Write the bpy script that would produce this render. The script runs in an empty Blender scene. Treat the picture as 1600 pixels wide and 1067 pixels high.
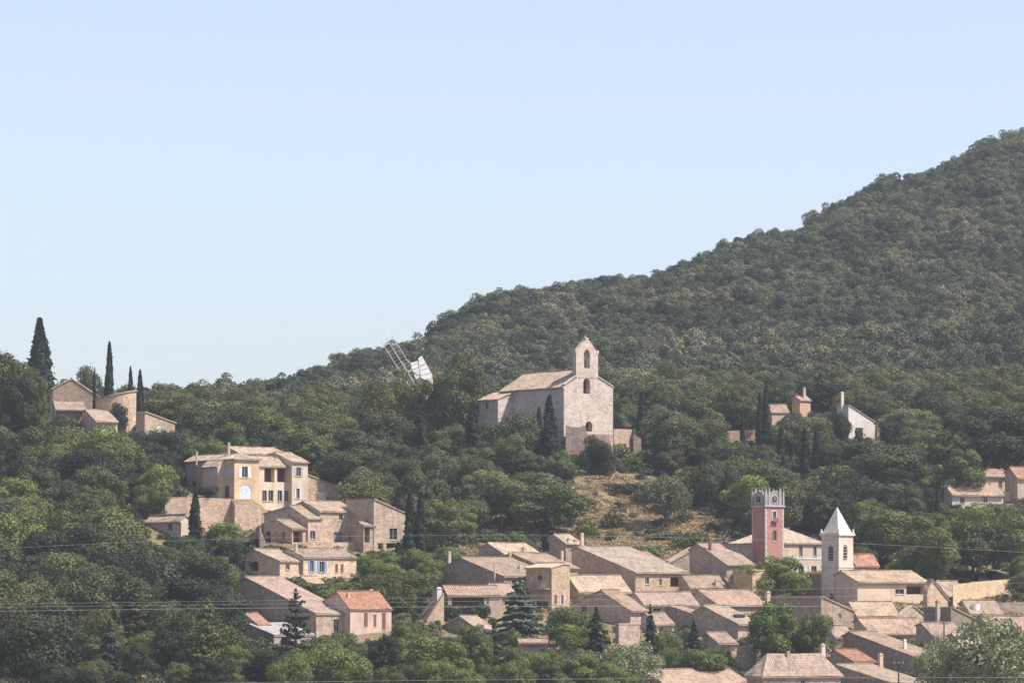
import bpy, math, random
import numpy as np
from mathutils import Vector

R = math.radians
scene = bpy.context.scene
COL = scene.collection
# ------------------------------------------------------------------ camera
F = 6611.0                       # focal length in photo pixels (1600 wide)
CX, CY = 800.0, 533.5
PITCH = math.atan((950.0 - CY) / F)      # eye level lies at photo row 950
cp, sp = math.cos(PITCH), math.sin(PITCH)
cam_d = bpy.data.cameras.new('camera')
cam = bpy.data.objects.new('camera', cam_d)
COL.objects.link(cam)
cam.location = (0, 0, 0)
cam.rotation_euler = (R(90) + PITCH, 0, 0)
cam_d.sensor_width = 36.0
cam_d.lens = F * 36.0 / 1600.0
cam_d.clip_start = 1.0
cam_d.clip_end = 6000.0
scene.camera = cam
# ------------------------------------------------------------------ sky, sun
SUN_EL, SUN_AZ = 54.0, 73.0      # azimuth: degrees to the right of straight behind the camera
sd = Vector((math.sin(R(SUN_AZ)) * math.cos(R(SUN_EL)), -math.cos(R(SUN_AZ)) * math.cos(R(SUN_EL)), math.sin(R(SUN_EL))))
world = bpy.data.worlds.new('World')
scene.world = world
world.use_nodes = True
wn = world.node_tree
wn.nodes.clear()
sky = wn.nodes.new('ShaderNodeTexSky')
sky.sky_type = 'NISHITA'
sky.sun_disc = False
sky.sun_elevation = R(SUN_EL)
sky.sun_rotation = math.atan2(sd.x, sd.y)
sky.altitude = 200
sky.air_density = 1.0
sky.dust_density = 1.6
sky.ozone_density = 1.6
bg = wn.nodes.new('ShaderNodeBackground')
bg.inputs['Strength'].default_value = 0.122
wo = wn.nodes.new('ShaderNodeOutputWorld')
hs = wn.nodes.new('ShaderNodeHueSaturation'); hs.inputs['Saturation'].default_value = 0.78
gain = wn.nodes.new('ShaderNodeMix'); gain.data_type = 'RGBA'; gain.blend_type = 'MULTIPLY'; gain.inputs[0].default_value = 1.0
gain.inputs[7].default_value = (1.0, 0.98, 1.06, 1)
wn.links.new(sky.outputs[0], hs.inputs['Color']); wn.links.new(hs.outputs[0], gain.inputs[6])
wn.links.new(gain.outputs[2], bg.inputs['Color'])
wn.links.new(bg.outputs[0], wo.inputs['Surface'])
sun_d = bpy.data.lights.new('sun', 'SUN')
sun_d.energy = 5.0
sun_d.angle = R(0.5)
sun_d.color = (1.0, 0.925, 0.845)
sun = bpy.data.objects.new('sun', sun_d)
COL.objects.link(sun)
sun.rotation_euler = sd.to_track_quat('Z', 'Y').to_euler()
scene.view_settings.view_transform = 'Standard'
scene.view_settings.look = 'None'
scene.view_settings.gamma = 1.0
scene.view_settings.exposure = 0.65
scene.view_settings.use_curve_mapping = False
scene.cycles.volume_bounces = 1
scene.cycles.max_bounces = 6
scene.cycles.transparent_max_bounces = 8

# ------------------------------------------------------------------ projection
def at(px, py, d):
    """world point seen at photo pixel (px, py) at distance y = d"""
    a = (px - CX) / F
    b = (CY - py) / F
    ry, rz = cp - b * sp, sp + b * cp
    k = d / ry
    return (a * k, d, rz * k)
def z_at(py, d):
    b = (CY - py) / F
    return d * (sp + b * cp) / (cp - b * sp)
def proj(x, y, z):
    zc = y * cp + z * sp
    return CX + F * x / zc, CY - F * (z * cp - y * sp) / zc

# ------------------------------------------------------------------ terrain
TPX = np.array([-400, 0, 200, 400, 600, 800, 900, 1000, 1200, 1400, 1600, 2000], float)
TROWS = [
 (500,  [1145]*12),
 (560, [1080,1078,1078,1082,1085,1085,1085,1085,1085,1085,1088,1090]),
 (600, [1030,1030,1025,1020,1025,1030,1030,1030,1035,1035,1045,1045]),
 (640, [950,950,940,930,940,955,960,965,970,970,975,975]),
 (680, [870,865,850,850,865,890,890,895,895,900,905,905]),
 (710, [800,790,785,795,815,830,830,835,840,850,855,855]),
 (740, [730,725,725,740,760,765,745,770,785,790,800,800]),
 (765, [690,690,692,710,725,715,690,715,735,740,760,760]),
 (800, [672,672,685,695,700,690,672,680,695,700,720,720]),
 (850, [690,690,690,680,675,668,655,650,655,655,670,670]),
 (900, [680,675,672,660,650,640,630,625,622,620,625,625]),
 (950, [668,663,658,648,631,608,600,592,582,575,575,575]),
 (1000, [657,652,650,638,613,573,568,557,543,538,538,538]),
 (1050, [634,634,635,618,576,528,526,515,490,488,483,478]),
 (1100, [662,662,662,627,563,493,489,477,445,438,428,418]),
 (1150, [692,692,692,655,576,478,472,462,412,394,386,388]),
 (1200, [722,722,722,680,601,484,468,455,392,352,336,328]),
 (1250, [752,752,752,705,621,498,474,462,386,317,286,258]),
 (1300, [782,782,782,735,641,518,486,471,392,301,250,198]),
 (1350, [812,812,812,765,661,548,506,490,402,299,232,158]),
 (1400, [842,842,842,795,691,578,536,515,422,306,228,143]),
 (1500, [882,882,882,845,751,648,606,575,490,362,258,158]),
 (1700, [942,942,942,915,851,768,736,705,640,552,438,338]),
 (2100, [962,962,962,950,931,928,926,915,880,862,818,798]),
]
TD = np.array([r[0] for r in TROWS], float)
TP = np.array([r[1] for r in TROWS], float)
def ground_py(px, d):
    px = np.asarray(px, float); d = np.asarray(d, float)
    i = np.clip(np.searchsorted(TD, d) - 1, 0, len(TD) - 2)
    t = np.clip((d - TD[i]) / (TD[i+1] - TD[i]), 0, 1)
    j = np.clip(np.searchsorted(TPX, px) - 1, 0, len(TPX) - 2)
    s = np.clip((px - TPX[j]) / (TPX[j+1] - TPX[j]), 0, 1)
    s = s * s * (3 - 2 * s)
    a = TP[i, j] * (1 - s) + TP[i, j+1] * s
    b = TP[i+1, j] * (1 - s) + TP[i+1, j+1] * s
    g = a * (1 - t) + b * t
    # the built-up terrace of the villa: low ground in front of the wall line, level ground behind it
    dw = np.interp(px, WX, WD); lo = np.interp(px, WX, WLOW)
    m = np.clip((px - 244) / 16, 0, 1) * np.clip((545 - px) / 20, 0, 1)
    front = np.maximum(g, lo + (dw - d) * 0.9); back = np.minimum(g, np.interp(px, WX, WTOP))
    t2 = np.where(d < dw + 0.6, front, back)
    t2 = np.where((d > dw - 40) & (d < dw + 30), t2, g)
    return g * (1 - m) + t2 * m
WX   = [240, 258, 362, 404, 406, 457, 481, 540]
WD   = [705, 706, 711, 711.5, 722, 726, 729, 735]
WLOW = [800, 812, 842, 842, 822, 806, 798, 790]
WTOP = [760, 776, 778, 778, 778, 778, 770, 768]
def ground_z(x, y):
    x = np.asarray(x, float); y = np.asarray(y, float)
    d = np.maximum(y, 500.0)
    px = CX + F * x / d
    z = z_at(ground_py(px, d), d)
    z = z + 0.35 * np.sin(x * 0.31 + y * 0.11) * np.sin(y * 0.23 - x * 0.07)
    near = np.clip(y / 500.0, 0, 1)
    zn = -1.75 - 22.0 * np.sin(np.clip(near, 0, 1) * math.pi * 0.62)
    w = np.clip((y - 300) / 200.0, 0, 1); w = w * w * (3 - 2 * w)
    return z * w + zn * (1 - w)
def gz(x, y):
    return float(ground_z(x, y))
_dd = np.arange(505, 1000, 0.5)
def depth_for(px, py):
    g = ground_py(np.full_like(_dd, px), _dd)
    k = np.nonzero(g <= py)[0]
    return float(_dd[k[0]]) if len(k) else 760.0

# ------------------------------------------------------------------ mesh helpers
def tag(o, label=None, cat=None, group=None, kind=None):
    if label: o['label'] = label
    if cat: o['category'] = cat
    if group: o['group'] = group
    if kind: o['kind'] = kind
    return o
def wloc(o):
    v = Vector((0, 0, 0))
    while o is not None:
        v += o.location; o = o.parent
    return v
def obj(name, verts, faces, mat, parent=None, uvs=None, smooth=False, color=None, origin=None):
    """verts in world coordinates; one mesh object"""
    me = bpy.data.meshes.new(name)
    o = bpy.data.objects.new(name, me)
    off = wloc(parent) if parent else Vector(origin or (0, 0, 0))
    me.from_pydata([(v[0] - off.x, v[1] - off.y, v[2] - off.z) for v in verts], [], faces)
    if uvs is not None:
        uv = me.uv_layers.new(name='UVMap')
        flat = []
        for f in faces:
            for k in f:
                flat.extend(uvs[k])
        uv.data.foreach_set('uv', flat)
    if smooth:
        me.polygons.foreach_set('use_smooth', [True] * len(me.polygons))
    me.materials.append(mat)
    me.update()
    COL.objects.link(o)
    if parent:
        o.parent = parent
    else:
        o.location = off
    if color: o.color = (*color, 1)
    return o
def empty(name, loc):
    o = bpy.data.objects.new(name, None)
    o.empty_display_size = 0.5
    o.location = loc
    COL.objects.link(o)
    return o
BOXF = [(0,3,2,1),(4,5,6,7),(0,1,5,4),(1,2,6,5),(2,3,7,6),(3,0,4,7)]
class MB:
    def __init__(s): s.v = []; s.f = []
    def add(s, v, f):
        n = len(s.v); s.v.extend(v); s.f.extend([tuple(i + n for i in q) for q in f])
    def box(s, P, u, w, t0, t1, z0, z1, n0, n1):
        """P origin, u horizontal direction, w outward normal (2-D tuples)"""
        def p(t, n, z): return (P[0] + u[0]*t + w[0]*n, P[1] + u[1]*t + w[1]*n, z)
        s.add([p(t0,n1,z0), p(t1,n1,z0), p(t1,n0,z0), p(t0,n0,z0), p(t0,n1,z1), p(t1,n1,z1), p(t1,n0,z1), p(t0,n0,z1)], BOXF)
    def tube(s, a, b, ra, rb, n=6):
        a = Vector(a); b = Vector(b); d = (b - a).normalized()
        x = d.orthogonal().normalized(); y = d.cross(x)
        v = [a + (x*math.cos(2*math.pi*k/n) + y*math.sin(2*math.pi*k/n))*ra for k in range(n)] + \
            [b + (x*math.cos(2*math.pi*k/n) + y*math.sin(2*math.pi*k/n))*rb for k in range(n)]
        f = [(k, (k+1) % n, n + (k+1) % n, n + k) for k in range(n)] + [tuple(range(n))[::-1], tuple(range(n, 2*n))]
        s.add([tuple(p) for p in v], f)
    def build(s, name, mat, parent=None, **kw):
        return obj(name, s.v, s.f, mat, parent, **kw)

# ------------------------------------------------------------------ materials
def nt(name):
    m = bpy.data.materials.new(name); m.use_nodes = True
    t = m.node_tree
    b = t.nodes['Principled BSDF']
    b.inputs['Specular IOR Level'].default_value = 0.2
    b.inputs['Roughness'].default_value = 0.85
    return m, t, b
def N(t, typ, **kw):
    n = t.nodes.new(typ)
    for k, v in kw.items():
        setattr(n, k, v)
    return n
def L(t, a, b): t.links.new(a, b)
def mixc(t, fac, a, b, blend='MIX'):
    n = N(t, 'ShaderNodeMix', data_type='RGBA', blend_type=blend)
    for s, v in ((0, fac), (6, a), (7, b)):
        if hasattr(v, 'links'): L(t, v, n.inputs[s])
        elif isinstance(v, tuple): n.inputs[s].default_value = (*v, 1) if len(v) == 3 else v
        else: n.inputs[s].default_value = v
    return n.outputs[2]
def noise(t, vec, scale, detail=4, rough=0.6):
    n = N(t, 'ShaderNodeTexNoise'); n.inputs['Scale'].default_value = scale
    n.inputs['Detail'].default_value = detail; n.inputs['Roughness'].default_value = rough
    if vec is not None: L(t, vec, n.inputs['Vector'])
    return n
def ramp(t, fac, stops):
    r = N(t, 'ShaderNodeValToRGB')
    e = r.color_ramp.elements
    while len(e) < len(stops): e.new(0.5)
    for k, (p, c) in enumerate(stops):
        e[k].position = p; e[k].color = (*c, 1) if len(c) == 3 else c
    L(t, fac, r.inputs['Fac'])
    return r.outputs['Color']
def math_(t, op, a, b=None):
    n = N(t, 'ShaderNodeMath', operation=op)
    for s, v in ((0, a), (1, b)):
        if v is None: continue
        if hasattr(v, 'links'): L(t, v, n.inputs[s])
        else: n.inputs[s].default_value = v
    return n.outputs[0]

def wall_material(name, stone, size=(2.4, 2.4, 3.8), lo=0.74, hi=1.2):
    """object colour times weathering; stone: rubble joints and block-to-block change"""
    m, t, b = nt(name)
    oi = N(t, 'ShaderNodeObjectInfo'); geo = N(t, 'ShaderNodeNewGeometry')
    pos = geo.outputs['Position']
    big = noise(t, pos, 0.35, 5, 0.6); mid = noise(t, pos, 1.6, 5, 0.65); fine = noise(t, pos, 7.0, 3, 0.6)
    c = mixc(t, 1.0, oi.outputs['Color'], ramp(t, big.outputs['Fac'], [(0.3, (0.82,0.80,0.79)), (0.55, (1,1,1)), (0.75, (1.1,1.06,1.0))]), 'MULTIPLY')
    c = mixc(t, 1.0, c, ramp(t, mid.outputs['Fac'], [(0.3, (0.84,0.82,0.80)), (0.5, (1,1,1)), (0.72, (1.08,1.08,1.08))]), 'MULTIPLY')
    mp = N(t, 'ShaderNodeMapping'); mp.inputs['Scale'].default_value = (1, 1, 0.12); L(t, pos, mp.inputs['Vector'])
    streak = noise(t, mp.outputs[0], 1.1, 4, 0.6)
    c = mixc(t, 1.0, c, ramp(t, streak.outputs['Fac'], [(0.3, (0.84,0.83,0.82)), (0.5, (1,1,1))]), 'MULTIPLY')
    h = fine.outputs['Fac']
    if stone:
        mp2 = N(t, 'ShaderNodeMapping'); mp2.inputs['Scale'].default_value = size; L(t, pos, mp2.inputs['Vector'])
        v = N(t, 'ShaderNodeTexVoronoi'); v.inputs['Scale'].default_value = 1.0; L(t, mp2.outputs[0], v.inputs['Vector'])
        sep = N(t, 'ShaderNodeSeparateColor'); L(t, v.outputs['Color'], sep.inputs[0])
        c = mixc(t, 1.0, c, ramp(t, sep.outputs[0], [(0.0, (lo, lo - .02, lo - .03)), (0.45, (1,1,1)), (0.8, (1.06,1.04,1.0)), (1.0, (hi, hi - .03, hi - .1))]), 'MULTIPLY')
        e = N(t, 'ShaderNodeTexVoronoi', feature='DISTANCE_TO_EDGE'); e.inputs['Scale'].default_value = 1.0; L(t, mp2.outputs[0], e.inputs['Vector'])
        j = ramp(t, e.outputs['Distance'], [(0.0, (0,0,0)), (0.1, (1,1,1))])
        c = mixc(t, j, mixc(t, 1.0, c, (0.8,0.77,0.74), 'MULTIPLY'), c)
        h = math_(t, 'ADD', math_(t, 'MULTIPLY', fine.outputs['Fac'], 0.5), j)
    bp = N(t, 'ShaderNodeBump'); bp.inputs['Strength'].default_value = 0.5 if stone else 0.25; bp.inputs['Distance'].default_value = 0.06
    L(t, h, bp.inputs['Height']); L(t, bp.outputs[0], b.inputs['Normal'])
    L(t, c, b.inputs['Base Color'])
    return m
M = {}
M['stone'] = wall_material('rubble_stone', True)
M['plaster'] = wall_material('lime_plaster', False)
M['ashlar'] = wall_material('dressed_stone', True, (1.5, 1.5, 3.0), 0.84, 1.12)

def tile_material():
    m, t, b = nt('canal_tiles')
    oi = N(t, 'ShaderNodeObjectInfo'); geo = N(t, 'ShaderNodeNewGeometry'); uv = N(t, 'ShaderNodeUVMap')
    pos = geo.outputs['Position']
    mp = N(t, 'ShaderNodeMapping'); mp.inputs['Scale'].default_value = (1/0.3, 1/0.42, 1); L(t, uv.outputs[0], mp.inputs['Vector'])
    fl = N(t, 'ShaderNodeVectorMath', operation='FLOOR'); L(t, mp.outputs[0], fl.inputs[0])
    ad = N(t, 'ShaderNodeVectorMath', operation='ADD'); L(t, fl.outputs[0], ad.inputs[0]); L(t, oi.outputs['Random'], ad.inputs[1])
    wn_ = N(t, 'ShaderNodeTexWhiteNoise', noise_dimensions='3D'); L(t, ad.outputs[0], wn_.inputs['Vector'])
    c = mixc(t, 1.0, oi.outputs['Color'], ramp(t, wn_.outputs['Value'], [(0.0, (0.66,0.63,0.62)), (0.3, (0.92,0.90,0.89)), (0.7, (1.04,1.02,1.0)), (1.0, (1.22,1.18,1.1))]), 'MULTIPLY')
    big = noise(t, pos, 0.45, 5, 0.65)
    c = mixc(t, 1.0, c, ramp(t, big.outputs['Fac'], [(0.3, (0.62,0.61,0.62)), (0.5, (1,1,1)), (0.7, (1.15,1.08,1.0))]), 'MULTIPLY')
    lich = noise(t, pos, 1.7, 5, 0.7)
    c = mixc(t, math_(t, 'MULTIPLY', ramp(t, lich.outputs['Fac'], [(0.52, (0,0,0)), (0.72, (1,1,1))]), 0.55), c, (0.27,0.25,0.2))
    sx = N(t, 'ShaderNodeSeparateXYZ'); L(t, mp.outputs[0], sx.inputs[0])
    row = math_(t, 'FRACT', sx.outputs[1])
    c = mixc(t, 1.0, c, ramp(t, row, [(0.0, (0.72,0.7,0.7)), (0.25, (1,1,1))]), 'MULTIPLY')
    bp = N(t, 'ShaderNodeBump'); bp.inputs['Strength'].default_value = 0.6; bp.inputs['Distance'].default_value = 0.05
    L(t, math_(t, 'ADD', math_(t, 'MULTIPLY', row, -1.0), wn_.outputs['Value']), bp.inputs['Height']); L(t, bp.outputs[0], b.inputs['Normal'])
    L(t, c, b.inputs['Base Color'])
    return m
M['tile'] = tile_material()
def plain(name, col, rough=0.8, spec=0.2, var=0.25, scale=3.0):
    m, t, b = nt(name)
    geo = N(t, 'ShaderNodeNewGeometry')
    n = noise(t, geo.outputs['Position'], scale, 4, 0.6)
    lo = tuple(v * (1 - var) for v in col); hi = tuple(v * (1 + var) for v in col)
    L(t, ramp(t, n.outputs['Fac'], [(0.3, lo), (0.7, hi)]), b.inputs['Base Color'])
    b.inputs['Roughness'].default_value = rough
    b.inputs['Specular IOR Level'].default_value = spec
    return m
def obj_col(name, rough=0.75, var=0.2):
    m, t, b = nt(name)
    oi = N(t, 'ShaderNodeObjectInfo'); geo = N(t, 'ShaderNodeNewGeometry')
    n = noise(t, geo.outputs['Position'], 2.2, 4, 0.6)
    L(t, mixc(t, 1.0, oi.outputs['Color'], ramp(t, n.outputs['Fac'], [(0.3, (1-var,)*3), (0.7, (1+var,)*3)]), 'MULTIPLY'), b.inputs['Base Color'])
    b.inputs['Roughness'].default_value = rough
    return m
M['paint'] = obj_col('painted_wood')
M['glass'] = plain('window_glass', (0.02, 0.025, 0.03), 0.15, 0.5, 0.2)
M['dark'] = plain('unlit_interior', (0.10, 0.06, 0.05), 0.9, 0.1, 0.3, 0.8)  # dark colour stands in for the gloom inside openings
M['iron'] = plain('iron', (0.05, 0.05, 0.052), 0.5, 0.4)
M['bark'] = plain('bark', (0.11, 0.085, 0.065), 0.9, 0.1, 0.4)
M['wire'] = plain('aluminium_wire', (0.34, 0.34, 0.35), 0.45, 0.5, 0.1)
M['zinc'] = plain('zinc_sheet', (0.42, 0.42, 0.42), 0.5, 0.4, 0.2, 0.8)
M['pale'] = plain('pale_limestone', (0.55, 0.5, 0.45), 0.85, 0.2, 0.16, 1.2)
M['canvas'] = plain('sail_cloth', (0.62, 0.58, 0.56), 0.9, 0.1, 0.08)

def ground_material():
    m, t, b = nt('hillside_ground')
    geo = N(t, 'ShaderNodeNewGeometry'); pos = geo.outputs['Position']
    a = noise(t, pos, 0.06, 6, 0.65); c2 = noise(t, pos, 0.45, 6, 0.7); c3 = noise(t, pos, 2.5, 4, 0.7)
    dry = ramp(t, c2.outputs['Fac'], [(0.25, (0.07,0.065,0.035)), (0.42, (0.20,0.145,0.08)), (0.55, (0.34,0.235,0.14)), (0.66, (0.27,0.17,0.11)), (0.78, (0.12,0.105,0.05))])
    grn = ramp(t, c3.outputs['Fac'], [(0.3, (0.035,0.045,0.02)), (0.7, (0.09,0.1,0.04))])
    f = ramp(t, a.outputs['Fac'], [(0.42, (0,0,0)), (0.58, (1,1,1))])
    f2 = ramp(t, c2.outputs['Fac'], [(0.45, (0,0,0)), (0.6, (1,1,1))])
    f3 = ramp(t, c3.outputs['Fac'], [(0.45, (0,0,0)), (0.58, (1,1,1))])
    f = mixc(t, 0.5, mixc(t, 0.5, f, f2), f3)
    c = mixc(t, f, dry, grn)
    L(t, c, b.inputs['Base Color'])
    bp = N(t, 'ShaderNodeBump'); bp.inputs['Strength'].default_value = 0.8; bp.inputs['Distance'].default_value = 0.3
    L(t, c3.outputs['Fac'], bp.inputs['Height']); L(t, bp.outputs[0], b.inputs['Normal'])
    return m
M['ground'] = ground_material()

def leaf_material(name, far=False):
    m, t, b = nt(name)
    oi = N(t, 'ShaderNodeObjectInfo'); geo = N(t, 'ShaderNodeNewGeometry')
    if far:
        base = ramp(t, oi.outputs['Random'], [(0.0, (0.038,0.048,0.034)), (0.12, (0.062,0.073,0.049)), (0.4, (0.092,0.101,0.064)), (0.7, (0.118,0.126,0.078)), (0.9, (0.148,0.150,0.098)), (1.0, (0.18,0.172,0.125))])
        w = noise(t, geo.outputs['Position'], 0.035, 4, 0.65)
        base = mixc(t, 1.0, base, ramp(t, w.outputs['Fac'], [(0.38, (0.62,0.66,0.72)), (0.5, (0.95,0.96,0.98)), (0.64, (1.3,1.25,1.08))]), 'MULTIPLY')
    else:
        base = oi.outputs['Color']
        r2 = ramp(t, oi.outputs['Random'], [(0, (0.82,0.84,0.86)), (0.5, (1,1,1)), (1, (1.2,1.16,1.08))])
        base = mixc(t, 1.0, base, r2, 'MULTIPLY')
    isl = ramp(t, geo.outputs['Random Per Island'], [(0.0, (0.86,0.87,0.86)), (0.5, (1,1,1)), (1.0, (1.14,1.12,1.08))]) if far else ramp(t, geo.outputs['Random Per Island'], [(0.0, (0.7,0.72,0.7)), (0.5, (1,1,1)), (0.9, (1.22,1.2,1.12)), (1.0, (1.5,1.45,1.3))])
    c = mixc(t, 1.0, base, isl, 'MULTIPLY')
    w2 = noise(t, geo.outputs['Position'], 0.7, 3, 0.6)
    c = mixc(t, 1.0, c, ramp(t, w2.outputs['Fac'], [(0.3, (0.78,0.8,0.8)), (0.7, (1.2,1.18,1.1))]), 'MULTIPLY')
    L(t, c, b.inputs['Base Color'])
    b.inputs['Roughness'].default_value = 0.7
    b.inputs['Specular IOR Level'].default_value = 0.1 if far else 0.18
    tr = N(t, 'ShaderNodeBsdfTranslucent'); L(t, mixc(t, 1.0, c, (1.3,1.4,0.7), 'MULTIPLY'), tr.inputs['Color'])
    mx = N(t, 'ShaderNodeMixShader'); mx.inputs[0].default_value = 0.13
    L(t, b.outputs[0], mx.inputs[1]); L(t, tr.outputs[0], mx.inputs[2])
    L(t, mx.outputs[0], t.nodes['Material Output'].inputs['Surface'])
    return m
M['leaf'] = leaf_material('leaves')
M['leaf_far'] = leaf_material('forest_leaves', True)
M['straw'] = plain('dry_grass', (0.36, 0.275, 0.16), 0.9, 0.1, 0.4, 0.9)

# ------------------------------------------------------------------ the ground
def build_ground():
    ys = np.concatenate([np.arange(-50, 480, 15.0), np.arange(480, 860, 3.0), np.arange(860, 1500, 5.0), np.arange(1500, 2101, 30.0)])
    xs = np.concatenate([np.arange(-420, -160, 20.0), np.arange(-160, 200, 4.0), np.arange(200, 421, 20.0)])
    X, Y = np.meshgrid(xs, ys)
    Z = ground_z(X, Y)
    nx, ny = len(xs), len(ys)
    v = np.stack([X, Y, Z], -1).reshape(-1, 3)
    f = [(j*nx+i, j*nx+i+1, (j+1)*nx+i+1, (j+1)*nx+i) for j in range(ny-1) for i in range(nx-1)]
    g = obj('ground', v.tolist(), f, M['ground'], smooth=True)
    tag(g, 'dry grassy hillside under the village, chapel and woods', 'hillside', kind='structure')
build_ground()

# ------------------------------------------------------------------ buildings
KEEP = []          # screen rectangles (x0, y0, x1, y1, depth) that trees in front leave free
FOOT = []          # footprints: corner, u, v, L, W
STONE = (0.52, 0.405, 0.30)
GREY = (0.43, 0.345, 0.275)
CREAM = (0.62, 0.495, 0.37)
OCHRE = (0.61, 0.455, 0.305)
PINK = (0.54, 0.405, 0.315)
PALE = (0.57, 0.48, 0.395)
ROOF = (0.435, 0.34, 0.255)
ROOF_P = (0.415, 0.31, 0.24)
ROOF_G = (0.39, 0.30, 0.24)
ROOF_R = (0.42, 0.225, 0.155)
ROOF_L = (0.48, 0.385, 0.29)
rnd = random.Random(7)

def tiled_slope(mb, uvs, E0, E1, up, top, per=0.3, rows=4):
    """corrugated tile surface: eave from E0 to E1, unit vector up the slope, top(t) = slope length at t along the eave"""
    E0 = Vector(E0); E1 = Vector(E1); e = E1 - E0; ln = e.length
    if ln < 0.05: return
    ed = e / ln
    nrm = ed.cross(up)
    if nrm.z < 0: nrm = -nrm
    n = max(2, int(ln / per)) * 4
    prof = (0.0, 0.055, 0.075, 0.055)
    base = len(mb.v)
    sag = [rnd.uniform(-0.03, 0.03) for _ in range(rows + 1)]
    uo = rnd.uniform(0, 50)
    for i in range(n + 1):
        t = ln * i / n
        tl = max(top(t), 0.01)
        for r in range(rows + 1):
            h = prof[i % 4] + 0.025 * math.sin(t * 0.9 + r * 1.7 + uo)
            p = E0 + ed * t + up * (tl * r / rows) + nrm * h + Vector((0, 0, sag[r] if 0 < r < rows else 0))
            mb.v.append(tuple(p)); uvs.append((t + uo, tl * r / rows))
    for i in range(n):
        for r in range(rows):
            a = base + i * (rows + 1) + r
            mb.f.append((a, a + rows + 1, a + rows + 2, a + 1))

def slab(mb, uvs, pts, th):
    """flat slab under the tiles"""
    b = len(mb.v); n = len(pts)
    for p in pts: mb.v.append((p[0], p[1], p[2] - 0.005)); uvs.append((p[0], p[1]))
    for p in pts: mb.v.append((p[0], p[1], p[2] - th)); uvs.append((p[0], p[1]))
    mb.f.append(tuple(range(b + n, b + 2 * n))[::-1])
    mb.f.append(tuple(range(b, b + n)))
    for k in range(n):
        mb.f.append((b + k, b + (k + 1) % n, b + n + (k + 1) % n, b + n + k))

def wall_face(mb, P, u, ln, zb, prof, holes, nrm, depth):
    """vertical wall from P along u; prof [(t, z)] is its top; holes [(t0, t1, z0, z1, arch)]"""
    ts = {0.0, ln}
    for t, z in prof: ts.add(min(max(t, 0), ln))
    for h in holes:
        ts.add(h[0]); ts.add(h[1])
        if h[4]:
            for k in range(1, 8): ts.add(h[0] + (h[1] - h[0]) * k / 8)
    ts = sorted(ts)
    pt = [p[0] for p in prof]; pz = [p[1] for p in prof]
    def pos(t, z, n=0.0): return (P[0] + u[0]*t + nrm[0]*n, P[1] + u[1]*t + nrm[1]*n, z)
    def htop(h, t):
        if not h[4]: return h[3]
        r = (h[1] - h[0]) / 2; c = (h[0] + h[1]) / 2
        return h[3] - r + math.sqrt(max(r*r - (t - c)**2, 0))
    def quad(a, b, c, d):
        n = len(mb.v); mb.v.extend([a, b, c, d]); mb.f.append((n, n+1, n+2, n+3))
    for a, b in zip(ts[:-1], ts[1:]):
        if b - a < 1e-4: continue
        m = (a + b) / 2
        hs = sorted([h for h in holes if h[0] < m < h[1]], key=lambda h: h[2])
        lo_a = lo_b = zb
        for h in hs:
            quad(pos(a, lo_a), pos(b, lo_b), pos(b, h[2]), pos(a, h[2]))
            lo_a, lo_b = htop(h, a), htop(h, b)
            quad(pos(a, h[2]), pos(b, h[2]), pos(b, h[2], -depth), pos(a, h[2], -depth))
            quad(pos(a, lo_a), pos(b, lo_b), pos(b, lo_b, -depth), pos(a, lo_a, -depth))
        quad(pos(a, lo_a), pos(b, lo_b), pos(b, float(np.interp(b, pt, pz))), pos(a, float(np.interp(a, pt, pz))))
    for h in holes:
        for t in (h[0], h[1]):
            quad(pos(t, h[2]), pos(t, h[2], -depth), pos(t, htop(h, t), -depth), pos(t, htop(h, t)))

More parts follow.
